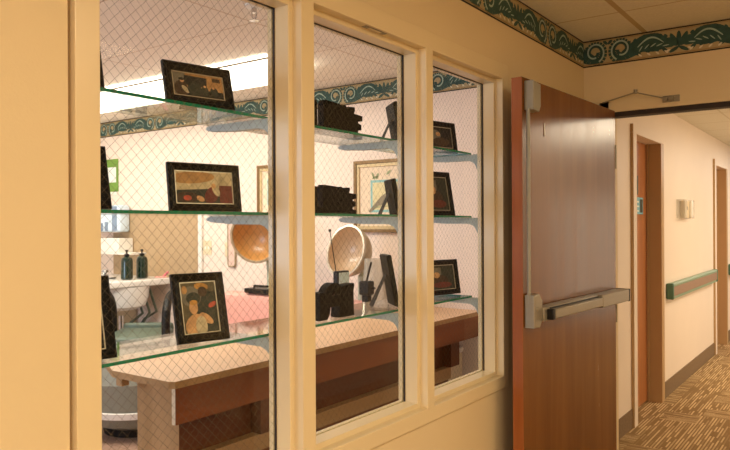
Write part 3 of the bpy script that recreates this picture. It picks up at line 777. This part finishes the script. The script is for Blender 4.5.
r = thing('black_ornament', 'pair of black block shapes joined by an arch on the bottom glass shelf, centre pane', 'ornament', (-1.395, 1.755, zl))
OS = 0.84
b = MB()
b.prism([(-0.115, 0.0), (-0.07, 0.0), (-0.055, 0.02), (-0.045, 0.09), (-0.045, 0.105), (-0.115, 0.105)], 'x', -0.024, 0.024, 0, bev=0.004); bmesh.ops.scale(b.bm, vec=(OS, OS, OS), verts=b.bm.verts); b.build('left_block', M['black_wood'], r)
b = MB(); pts_o = [(0.012 * 0 - 0.022 + 0.058 * math.cos(a), 0.085 + 0.052 * math.sin(a)) for a in [PI * k / 12 for k in range(13)]]
pts_i = [(-0.022 + 0.016 * math.cos(a), 0.092 + 0.018 * math.sin(a)) for a in [PI * k / 12 for k in range(13)]][::-1]
b.prism(pts_o + pts_i, 'x', -0.02, 0.02, 0, bev=0.003); b.box(-0.019, 0.019, -0.075, 0.04, 0.045, 0.086, 0, 0.003); bmesh.ops.scale(b.bm, vec=(OS, OS, OS), verts=b.bm.verts); b.build('arch', M['black_wood'], r)
b = MB(); b.prism([(0.004, 0.006), (0.006, 0.0), (0.098, 0.0), (0.1, 0.008), (0.09, 0.018), (0.088, 0.10), (0.1, 0.118), (0.098, 0.128), (0.03, 0.124), (0.012, 0.115)], 'x', -0.024, 0.024, 0, bev=0.004); bmesh.ops.scale(b.bm, vec=(OS, OS, OS), verts=b.bm.verts); b.build('right_block', M['black_wood'], r)

r = thing('radio', 'little radio with pale blue panel and raised aerial behind the black arch ornament', 'radio', (-1.535, 1.972, zl))
b = MB(); b.box(-0.012, 0.012, -0.034, 0.034, 0, 0.135, 0, 0.004); b.build('body', M['black_plastic'], r)
b = MB(); b.box(0.0121, 0.0135, -0.030, 0.030, 0.072, 0.130, 0, 0.001); b.build('panel', M['blue_white'], r)
b = MB(); b.tube([(0, -0.03, 0.13), (0, -0.064, 0.278)], 0.0016, 6); b.tube([(0, -0.064, 0.278), (0, -0.0655, 0.286)], 0.005, 8); b.build('aerial', M['black_plastic'], r)

# ------------------------------------------------------------------ counter behind the window
ct = thing('counter', 'long salon counter with pale laminate top and walnut front behind the window', 'counter', (-1.86, 1.485, 0))
CL = YS - 1.485 - 0.002; CZ = 0.95
b = MB(); b.prism([(0.0, 0.0), (0.0, CL), (-0.56, CL), (-0.56, 0.10), (-0.335, -0.012), (-0.02, -0.012)], 'z', CZ - 0.024, CZ, 0, 1)
b.build('countertop', [M['counter_top'], M['plywood']], ct, smooth=0)
b = MB(); b.box(-0.018, 0.0, 0.0, CL, CZ - 0.146, CZ - 0.0245, 0); o = b.build('apron', [M['walnut'], M['ply_edge']], ct, smooth=0)
for p in o.data.polygons:
    if p.normal.y < -0.5: p.material_index = 1
b = MB(); b.box(-0.31, -0.075, 0.075, 1.95, 0.0, CZ - 0.025, 0); o = b.build('carcass', [M['walnut_dark'], M['plywood']], ct, smooth=0)
for p in o.data.polygons:
    if p.normal.y < -0.5: p.material_index = 1
b = MB(); b.box(-0.0745, -0.03, 0.076, 1.95, 0.60, 0.665, 0, 0.003); b.build('rail', M['oak_rail'], ct)
b = MB(); b.box(-0.0745, -0.05, 0.076, 1.95, 0.02, 0.60, 0); b.build('lower_panel', M['walnut'], ct, smooth=0)
for y in (0.42, 1.93):
    b = MB(); b.box(-0.074, -0.019, y, y + 0.1, 0.666, CZ - 0.147, 0, 0.002); b.build('post', M['walnut_dark'], ct)
b = MB(); b.box(-0.33, -0.295, 0.0, 0.03, CZ - 0.055, CZ - 0.0245, 0, 0.001); b.build('nailer', M['plywood'], ct)
bn = thing('storage_bin', 'cream lidded bin under the far end of the counter, seen low in the right pane', 'bin', (-2.06, 3.58, 0))
b = MB(); b.prism([(-0.10, -0.12), (0.10, -0.12), (0.10, 0.12), (-0.10, 0.12)], 'z', 0.0, 0.70, 0, bev=0.01); b.build('body', M['cream'], bn)
b = MB(); b.box(-0.108, 0.108, -0.128, 0.128, 0.701, 0.735, 0, 0.008); b.build('lid', M['white_plastic'], bn)

# ------------------------------------------------------------------ salon: ceiling fixture, sprinkler
r = thing('fluorescent_light', 'long bright fluorescent ceiling light inside the salon', 'ceiling light', (0, 0, H))
LX0, LX1 = -5.9, -2.70
b = MB(); b.box(LX0, LX1, 2.98, 3.04, -0.008, -0.0005, 0); b.box(LX0, LX1, 2.803, 2.812, -0.034, -0.024, 0, 0.002); b.build('housing', M['fixture_metal'], r)
b = MB(); b.prism([(2.815, -0.009), (3.2, -0.009), (3.2, -0.05), (3.15, -0.085), (2.86, -0.085), (2.815, -0.05)], 'x', LX0 + 0.01, LX1 - 0.01); b.build('lens', M['light_lens'], r, smooth=0)
r = thing('sprinkler', 'small metal sprinkler head on the salon ceiling', 'sprinkler', (-2.163, 2.165, H))
b = MB(); b.lathe([(0, -0.0005), (0.042, -0.0005), (0.040, -0.008), (0.018, -0.014), (0, -0.014)], 22); b.build('escutcheon', M['white_plastic'], r)
b = MB(); b.tube([(0, 0, -0.012), (0, 0, -0.035)], 0.012, 10); b.tube([(-0.014, 0, -0.034), (-0.012, 0, -0.055), (0, 0, -0.066)], 0.0035, 6); b.tube([(0.014, 0, -0.034), (0.012, 0, -0.055), (0, 0, -0.066)], 0.0035, 6)
b.lathe([(0, -0.066), (0.02, -0.067), (0.021, -0.070), (0, -0.071)], 14); b.build('head', M['chrome'], r)

# ------------------------------------------------------------------ things on the salon back wall
def wall_picture(label, x0, x1, z0, z1, art):
    r = thing('wall_picture', label, 'picture', ((x0 + x1) / 2, YS, z0))
    w, h = x1 - x0, z1 - z0
    def ring(b, e0, e1, ya, yb, mi=0):
        for a in ((-w / 2 + e0, w / 2 - e0, e0, e1), (-w / 2 + e0, w / 2 - e0, h - e1, h - e0), (-w / 2 + e0, -w / 2 + e1, e1, h - e1), (w / 2 - e1, w / 2 - e0, e1, h - e1)):
            b.box(a[0], a[1], ya, yb, a[2], a[3], mi, 0.002)
    b = MB(); ring(b, 0, 0.022, -0.025, -0.001, 0); ring(b, 0.022, 0.045, -0.018, -0.001, 1); b.build('gilt_frame', [M['gold'], M['gold_light']], r)
    b = MB(); b.box(-w / 2 + 0.04, w / 2 - 0.04, -0.010, -0.001, 0.04, h - 0.04); e = 0.135 if art else 0.1
    b.build('mount', M['mat_board'], r, smooth=0)
    b = MB(); b.box(-w / 2 + e, w / 2 - e, -0.0112, -0.0101, e, h - e, 0); 
    e2 = e + 0.016; b.box(-w / 2 + e2, w / 2 - e2, -0.0118, -0.0113, e2, h - e2, 1)
    if art:
        def ell(cx, cz, a, c, rot, mi, off, n=16):
            b.poly([(cx + a * math.cos(t) * math.cos(rot) - c * math.sin(t) * math.sin(rot), off, cz + a * math.cos(t) * math.sin(rot) + c * math.sin(t) * math.cos(rot)) for t in [2 * PI * k / n for k in range(n)]], mi)
        cx, cz = -w * 0.13, h * 0.47
        ell(cx + 0.06, cz + 0.0, 0.085, 0.032, 0.5, 2, -0.0122)
        ell(cx + 0.135, cz + 0.055, 0.03, 0.026, 0.2, 2, -0.0124)
        b.poly([(cx + 0.0, -0.0126, cz - 0.005), (cx - 0.085, -0.0126, cz - 0.085), (cx - 0.07, -0.0126, cz - 0.095), (cx + 0.03, -0.0126, cz - 0.03)], 2)
        b.poly([(cx + 0.16, -0.0126, cz + 0.06), (cx + 0.185, -0.0126, cz + 0.055), (cx + 0.16, -0.0126, cz + 0.045)], 2)
        for dx, dz, rr in ((-0.03, 0.14, 0.3), (-0.01, 0.15, 1.2), (-0.045, 0.155, 2.0), (0.08, 0.17, 0.7), (0.10, -0.09, 0.4), (0.02, -0.11, -0.4), (0.13, -0.11, 0.9)):
            ell(cx + dx, cz + dz, 0.022, 0.008, rr, 3, -0.0123)
        b.tube([(cx - 0.04, -0.012, cz - 0.06), (cx + 0.18, -0.012, cz - 0.045)], 0.003, 5, 3)
    b.build('print', [M['cyan_line'], M['print_yellow'], M['print_bird'], M['leaf_print']], r, smooth=0, recalc=False)
wall_picture('gilt framed print of a grey bird on the salon wall behind the centre pane', -2.815, -2.27, 1.42, 1.905, True)
wall_picture('gilt framed picture partly hidden behind the left mullion on the salon wall', -3.735, -3.35, 1.52, 1.925, False)

b = MB(); b.box(-4.365, -4.27, YS - 0.006, YS - 0.0005, 1.235, 1.35, 0, 0.002); b.box(-4.345, -4.33, YS - 0.010, YS - 0.006, 1.28, 1.305, 1, 0.001); b.box(-4.305, -4.29, YS - 0.010, YS - 0.006, 1.28, 1.305, 1, 0.001)
tag(b.build('switch_plate', [M['cream'], M['white_plastic']]), 'cream double switch plate on the salon wall beside the tan mirror', 'switch')
b = MB(); b.box(-4.11, -4.04, YS - 0.006, YS - 0.0005, 1.225, 1.34, 0, 0.002); b.box(-4.082, -4.068, YS - 0.010, YS - 0.006, 1.27, 1.295, 1, 0.001)
tag(b.build('switch_plate', [M['cream'], M['white_plastic']]), 'cream single switch plate beside the hanging strap on the salon wall', 'switch')
r = thing('hanging_strap', 'long narrow rose coloured strap hanging on the salon wall between switches and dryer', 'strap', (-4.02, YS - 0.0005, 1.15))
b = MB(); b.tube([(-0.045, -0.012, 0.57), (-0.045, -0.012, 0.02), (-0.035, -0.012, 0.0), (0.025, -0.012, 0.0), (0.035, -0.012, 0.02), (0.035, -0.012, 0.57)], 0.007, 8); b.build('edge_cord', M['hood_shell'], r)
b = MB(); b.box(-0.04, 0.03, -0.014, -0.001, 0.004, 0.57, 0, 0.002); b.build('band', mat('rose fabric', (226, 192, 176), 0.7), r)
b = MB(); b.tube([(-0.005, -0.001, 0.575), (-0.005, -0.03, 0.58)], 0.006, 8); b.build('peg', M['chrome'], r)

r = thing('wall_mirror', 'large painted tan mirror on the salon wall behind the white sink', 'mirror', (-4.99, YS, 1.0))
b = MB(); b.box(-0.60, 0.575, -0.012, -0.0005, 0.0, 0.60, 0, 0.002); b.build('panel', M['tan_mirror'], r)  # mirror face, its reflection painted as flat tan
b = MB(); b.box(0.576, 0.622, -0.02, -0.0005, 0.0, 0.606, 0, 0.003); b.build('edge_strip', M['white_plastic'], r)
b = MB(); b.lathe([(0, 0.006), (0.012, 0.005), (0.014, 0)], 12, 0, Matrix.Translation((0.6, -0.02, 0.575)) @ Matrix.Rotation(PI / 2, 4, 'X')); b.build('mirror_clip', M['black_plastic'], r)

r = thing('wall_calendar', 'green and white calendar on the salon wall at the left jamb', 'calendar', (-5.66, YS, 1.76))
b = MB(); b.box(-0.19, 0.14, -0.006, -0.0005, 0.03, 0.33, 0, 0.001); b.box(-0.17, 0.11, -0.0075, -0.006, 0.115, 0.255, 1); b.build('page', [M['calendar_green'], M['sign_white']], r, smooth=0)
b = MB(); b.box(-0.19, 0.12, -0.012, -0.0005, 0.0, 0.028, 0, 0.003); b.build('base_strip', M['white_plastic'], r)

r = thing('towel_dispenser', 'pale blue and white towel dispenser above the sink, just under the middle glass shelf', 'dispenser', (-5.46, YS - 0.013, 1.42))
b = MB(); b.box(-0.2, 0.13, -0.11, 0.0, 0.0, 0.24, 0, 0.02, 3); b.build('body', M['blue_white'], r)
b = MB(); b.box(0.02, 0.09, -0.114, -0.110, 0.01, 0.23, 0, 0.001); b.box(-0.17, -0.12, -0.114, -0.110, 0.01, 0.08, 0, 0.001); b.box(-0.09, -0.045, -0.114, -0.110, 0.01, 0.09, 0, 0.001); b.build('blue_panel', mat('slate blue panel', (128, 150, 176), 0.4), r)
b = MB(); b.box(-0.19, 0.12, -0.1, -0.01, -0.008, -0.0005, 0, 0.002); b.build('tear_bar', M['chrome'], r)

b = MB(); b.box(-5.95, -5.67, YS - 0.16, YS - 0.0005, 1.455, 1.475, 0, 0.003); tag(b.build('wooden_shelf', M['oak_rail']), 'short brown wooden shelf at the left jamb under the calendar', 'shelf')
b = MB(); b.box(-5.95, -5.10, YS - 0.18, YS - 0.0125, 1.222, 1.240, 0, 0.003); tag(b.build('ledge_shelf', M['white_plastic']), 'slim white wall shelf above the two dark green bottles', 'shelf')
r = thing('tissue_box', 'plain white box lying on the slim white shelf above the bottles', 'box', (-5.42, YS - 0.09, 1.2405))
b = MB(); b.box(-0.33, 0.14, -0.075, 0.07, 0, 0.125, 0, 0.006); b.build('carton', M['white_plastic'], r)

# ------------------------------------------------------------------ sink unit with bottles
SZT = 1.035
sk = thing('shampoo_sink', 'white salon sink counter with hanging bowl and chrome taps in the far left corner', 'sink', (-4.74, 3.3, 0))
b = MB(); b.box(-1.455, 0.0, -0.75, 0.465, SZT - 0.055, SZT, 0, 0.012, 3); b.build('countertop', M['porcelain'], sk)
b = MB()
prof = [(0.0, -0.205), (0.12, -0.20), (0.17, -0.17), (0.19, -0.10), (0.2, 0.0)]
mt = Matrix.Translation((-0.19, 0.09, SZT - 0.056)) @ Matrix.Diagonal((0.95, 1.25, 0.95, 1)); b.lathe(prof, 28, 0, mt); b.build('bowl', M['porcelain'], sk)
b = MB(); b.box(-0.55, -0.5, -0.1, 0.46, 0.0, SZT - 0.056, 0); b.build('support_panel', M['cream'], sk, smooth=0)
b = MB(); b.tube([(-0.19, 0.09, 0.74), (-0.19, 0.09, 0.62), (-0.17, 0.13, 0.56), (-0.15, 0.18, 0.60), (-0.2, 0.3, 0.62), (-0.49, 0.3, 0.62)], 0.022, 10); b.build('drain_trap', M['chrome'], sk)
b = MB()
for i, (dy, dz) in enumerate(((0.26, 0.1), (0.33, 0.02), (0.40, 0.12))):
    b.tube([(-0.49, dy + 0.03, 0.5), (-0.3, dy, 0.55 + dz), (-0.16, dy + 0.02, 0.74), (-0.14, dy - 0.05, 0.90), (-0.16, dy - 0.07, SZT - 0.056)], 0.011, 8)
b.build('supply_hose', M['grey_vinyl'], sk)
b = MB(); b.box(-0.40, -0.22, -0.10, 0.07, SZT + 0.0002, SZT + 0.02, 0, 0.006); b.tube([(-0.32, -0.02, SZT + 0.02), (-0.32, -0.02, SZT + 0.05), (-0.27, -0.06, SZT + 0.075), (-0.18, -0.10, SZT + 0.065), (-0.15, -0.11, SZT + 0.045)], 0.014, 10)
for dy in (-0.075, 0.045): b.lathe([(0, 0.06), (0.025, 0.055), (0.03, 0.035), (0.016, 0.02), (0.014, 0)], 14, 0, Matrix.Translation((-0.34, dy, SZT + 0.02)))
b.build('tap', M['chrome'], sk)
def pump_bottle(label, loc):
    r = thing('pump_bottle', label, 'bottle', loc, 0, 'dark green pump bottles')
    b = MB(); b.lathe([(0, 0.001), (0.042, 0.001), (0.047, 0.01), (0.047, 0.15), (0.040, 0.175), (0.018, 0.190), (0, 0.190)], 24); b.build('bottle_body', M['green_bottle'], r)
    b = MB(); b.lathe([(0.018, 0.19), (0.020, 0.192), (0.020, 0.208), (0.006, 0.21), (0.006, 0.228), (0.012, 0.23), (0.012, 0.242), (0, 0.244)], 16); b.tube([(0, 0, 0.236), (0.035, -0.02, 0.233)], 0.005, 8); b.build('pump', M['black_plastic'], r)
    return r
pb = pump_bottle('dark green pump bottle nearer the tap, left of two on the white sink counter', (-4.86, 3.40, SZT + 0.0005))
p2 = copy_tree(pb); p2.location = (-4.88, 3.56, SZT + 0.0005); relabel(p2, 'dark green pump bottle against the tan mirror, right of two on the sink counter')
r = thing('hair_clip', 'small pink clip lying on the white sink counter', 'hair clip', (-4.80, 3.69, SZT + 0.0005), 0.6)
b = MB(); b.box(-0.05, 0.05, -0.012, 0.012, 0, 0.012, 0, 0.004); b.build('jaw', M['pink'], r); b = MB(); b.tube([(0.02, 0, 0.01), (0.06, 0.01, 0.05)], 0.010, 8); b.build('lever', mat('rose red plastic', (226, 120, 130), 0.4), r)

# ------------------------------------------------------------------ salon chairs
def loop(b, x, y0, y1, z0, z1, r):
    pts = [(x, y0, z0)]
    for k in range(9):
        a = PI - PI * k / 8
        pts.append((x, (y0 + y1) / 2 + (y1 - y0) / 2 * math.cos(a), z1 - (y1 - y0) * 0.45 + (y1 - y0) * 0.45 * math.sin(a)))
    pts.append((x, y1, z0)); b.tube(pts, r, 10)
ch = thing('styling_chair', 'grey green styling chair with black loop arms standing before the white sink', 'chair', (-4.28, 3.09, 0), D2R(38.5))
b = MB(); b.box(-0.20, 0.20, -0.26, 0.24, 0.63, 0.70, 0, 0.03, 3); b.build('seat', M['grey_vinyl'], ch)
b = MB(); b.box(-0.19, 0.19, 0.245, 0.30, 0.60, 0.73, 0, 0.025, 3); b.build('backrest', M['grey_vinyl'], ch)
for s in (-1, 1):
    b = MB(); loop(b, s * 0.245, -0.2, 0.2, 0.62, 0.98, 0.03); b.build('arm', M['black_plastic'], ch)
b = MB(); b.lathe([(0, 0.628), (0.24, 0.628), (0.36, 0.56), (0.42, 0.40), (0.40, 0.20), (0.33, 0.09), (0.26, 0.06), (0, 0.06)], 40); b.build('skirt', M['grey_tub'], ch)
b = MB(); b.lathe([(0.400, 0.17), (0.408, 0.168), (0.418, 0.21), (0.405, 0.215)], 40); b.build('skirt_band', M['white_plastic'], ch)
b = MB(); b.lathe([(0, 0.001), (0.24, 0.001), (0.25, 0.06), (0, 0.06)], 30); b.build('foot', M['black_plastic'], ch)

def dryer_chair(label, x, y, rz, hood_c, inner, face_dir, black_box, R0=0.172):
    c = thing('dryer_chair', label, 'dryer chair', (x, y, 0), rz, 'hooded dryer chairs')
    b = MB(); b.box(-0.28, 0.28, -0.32, 0.24, 0.36, 0.48, 0, 0.04, 3); b.build('seat', M['pink'], c)
    b = MB(); b.box(-0.30, 0.30, 0.19, 0.32, 0.46, 1.0, 0, 0.045, 3); b.build('backrest', M['pink'], c)
    for s in (-1, 1):
        b = MB(); b.box(s * 0.315 - 0.03, s * 0.315 + 0.03, -0.30, 0.22, 0.62, 0.66, 0, 0.012); b.tube([(s * 0.315, -0.26, 0.62), (s * 0.315, -0.26, 0.03)], 0.012); b.tube([(s * 0.315, 0.2, 0.62), (s * 0.315, 0.2, 0.03)], 0.012)
        b.build('arm', M['black_plastic'], c)
    b = MB(); b.box(-0.30, 0.30, -0.30, 0.24, 0.02, 0.36, 0, 0.02); b.build('base', M['cream'], c)
    Ri = Matrix.Rotation(-rz, 4, 'Z')
    hc = Ri @ (Vector(hood_c) - Vector((x, y, 0)))
    fd = (Ri @ Vector(face_dir)).normalized()
    q = fd.to_track_quat('Z', 'Y').to_matrix().to_4x4()
    mt = Matrix.Translation(hc) @ q
    b = MB(); prof = [(R0 * math.sin(a), -R0 * 1.05 * math.cos(a)) for a in [PI / 2 * k / 10 for k in range(11)]]
    b.lathe(prof, 32, 0, mt); b.build('hood_shell', M['hood_shell'], c)
    b = MB(); b.lathe([(0.93 * R0 * math.sin(a), -0.93 * R0 * 0.85 * math.cos(a)) for a in [PI / 2 * k / 10 for k in range(11)]], 32, 0, mt); b.build('hood_lining', inner, c)
    b = MB(); b.lathe([(R0 * 0.93, 0.0), (R0 * 0.95, 0.008), (R0 * 1.03, 0.008), (R0 * 1.04, -0.006), (R0 * 0.98, -0.01), (R0 * 0.93, 0.0)], 36, 0, mt); b.build('hood_rim', M['rim'] if black_box else M['hood_shell'], c)
    b = MB(); b.tube([hc - fd * 0.16, hc - fd * 0.19 + Vector((0, 0.02, -0.06)), Vector((hc.x + 0.02, hc.y + 0.14, 1.15)), Vector((hc.x + 0.02, hc.y + 0.14, 0.4))], 0.026, 12); b.build('column', M['grey_column'], c)
    return c, hc, fd
c1, h1, f1 = dryer_chair('pink dryer chair with amber lined hood, left of the first mullion', -3.44, 3.2, 0, (-3.36, 3.35, 1.385), M['hood_inner'], (0.30, -0.95, -0.22), False)
b = MB(); b.box(-0.06, 0.30, 0.19, 0.33, 1.002, 1.035, 0, 0.006); b.tube([(0.03, 0.2, 1.03), (0.03, 0.2, 1.055), (0.16, 0.2, 1.055)], 0.008, 8); b.build('tray', M['black_plastic'], c1)
c2, h2, f2 = dryer_chair('pink dryer chair with beige hood and clear visor behind the centre pane', -2.74, 3.2, 0, (-2.572, 3.35, 1.312), M['hood_beige'], (-0.15, -0.95, 0.24), True, 0.16)
b = MB(); n = 18
for ring_i in range(1):
    top = [h2 + Vector((0.225 + 0.055 * math.cos(a), -0.02 + 0.055 * math.sin(a), -0.04)) for a in [2 * PI * k / n for k in range(n)]]
    bot = [h2 + Vector((0.235 + 0.085 * math.cos(a), -0.02 + 0.085 * math.sin(a), -0.36)) for a in [2 * PI * k / n for k in range(n)]]
    vs = top + bot; b._faces(vs, [(k, (k + 1) % n, n + (k + 1) % n, n + k) for k in range(n)])
b.build('visor', M['visor'], c2)
b = MB(); o_ = h2 + Vector((0.25, -0.13, -0.215)); b.box(o_.x - 0.035, o_.x + 0.035, o_.y - 0.03, o_.y + 0.03, o_.z - 0.03, o_.z + 0.05, 0, 0.008); b.box(o_.x - 0.022, o_.x + 0.022, o_.y - 0.02, o_.y + 0.02, o_.z - 0.07, o_.z - 0.03, 0, 0.006); b.tube([(o_.x + 0.03, o_.y, o_.z + 0.01), (o_.x + 0.06, o_.y, o_.z + 0.012)], 0.006, 8); b.tube([(o_.x, o_.y, o_.z + 0.05), (o_.x + 0.02, o_.y + 0.02, o_.z + 0.16)], 0.006, 8)
b.build('timer_knob', M['black_plastic'], c2)

# ------------------------------------------------------------------ lights
def area(name, loc, rot, sx, sy, power, col, spread=None):
    l = bpy.data.lights.new(name, 'AREA'); l.shape = 'RECTANGLE'; l.size = sx; l.size_y = sy; l.energy = power; l.color = lin(col)[:3]
    if spread: l.spread = D2R(spread)
    o = bpy.data.objects.new(name, l); COL.objects.link(o); o.location = loc; o.rotation_euler = rot
    return o
area('hall ceiling lamp', (0.9, 0.1, 2.42), (0, 0, 0), 0.6, 1.2, 51, (255, 238, 206))
area('hall added fill', (0.9, 1.7, 2.42), (0, 0, 0), 0.6, 1.2, 20, (255, 238, 206))  # added unseen lamp, brightens the window wall near the door
area('hall rear ceiling lamp', (0.6, -2.2, 2.42), (0, 0, 0), 0.6, 1.2, 28, (255, 238, 206))
area('hall rear window daylight', (0.6, -2.95, 1.5), (D2R(90), 0, 0), 1.6, 1.4, 20, (236, 238, 246))
area('salon window daylight', (-4.0, -1.55, 1.55), (D2R(90), 0, 0), 2.0, 1.4, 70, (200, 222, 250))
area('salon added fill', (-4.0, 2.25, 2.42), (0, 0, 0), 2.4, 0.4, 57, (255, 244, 226))  # added lamp for general salon light, no fixture belongs to it
area('corridor lamp', (0.45, 6.75, 2.42), (0, 0, 0), 0.9, 1.2, 52, (255, 236, 204))
area('corridor mid lamp', (-0.1, 9.2, 2.42), (0, 0, 0), 0.6, 1.2, 30, (255, 246, 232))
area('corridor end lamp', (-0.1, 11.8, 2.42), (0, 0, 0), 0.6, 1.2, 34, (255, 250, 244))
area('corridor side window daylight', (1.13, 8.2, 1.1), (0, D2R(90), 0), 1.4, 1.6, 14, (255, 240, 214))

w = bpy.data.worlds.new('World'); sc.world = w; w.use_nodes = True
w.node_tree.nodes['Background'].inputs[0].default_value = (1.0, 0.86, 0.68, 1); w.node_tree.nodes['Background'].inputs[1].default_value = 0.02

# ------------------------------------------------------------------ camera
yaw, pit, rol = D2R(35.90), D2R(0.007), D2R(-0.297)
fw = Vector((-math.sin(yaw) * math.cos(pit), math.cos(yaw) * math.cos(pit), math.sin(pit)))
rt = Vector((math.cos(yaw), math.sin(yaw), 0)); up = rt.cross(fw)
r2 = rt * math.cos(rol) + up * math.sin(rol); u2 = -rt * math.sin(rol) + up * math.cos(rol)
cam = bpy.data.cameras.new('Camera'); co = bpy.data.objects.new('Camera', cam); COL.objects.link(co)
cam.sensor_fit = 'HORIZONTAL'; cam.sensor_width = 36; cam.lens = 687.5 / 730 * 36; cam.clip_start = 0.05; cam.clip_end = 60
co.matrix_world = Matrix(((r2.x, u2.x, -fw.x, 0), (r2.y, u2.y, -fw.y, 0), (r2.z, u2.z, -fw.z, CAM_Z), (0, 0, 0, 1)))
sc.camera = co
vs = sc.view_settings
vs.view_transform = 'Standard'; vs.look = 'None'; vs.gamma = 1.0; vs.exposure = 0.0; vs.use_curve_mapping = False
try:
    sc.cycles.use_denoising = True; sc.cycles.max_bounces = 10; sc.cycles.transparent_max_bounces = 24; sc.cycles.sample_clamp_indirect = 6
except Exception:
    pass
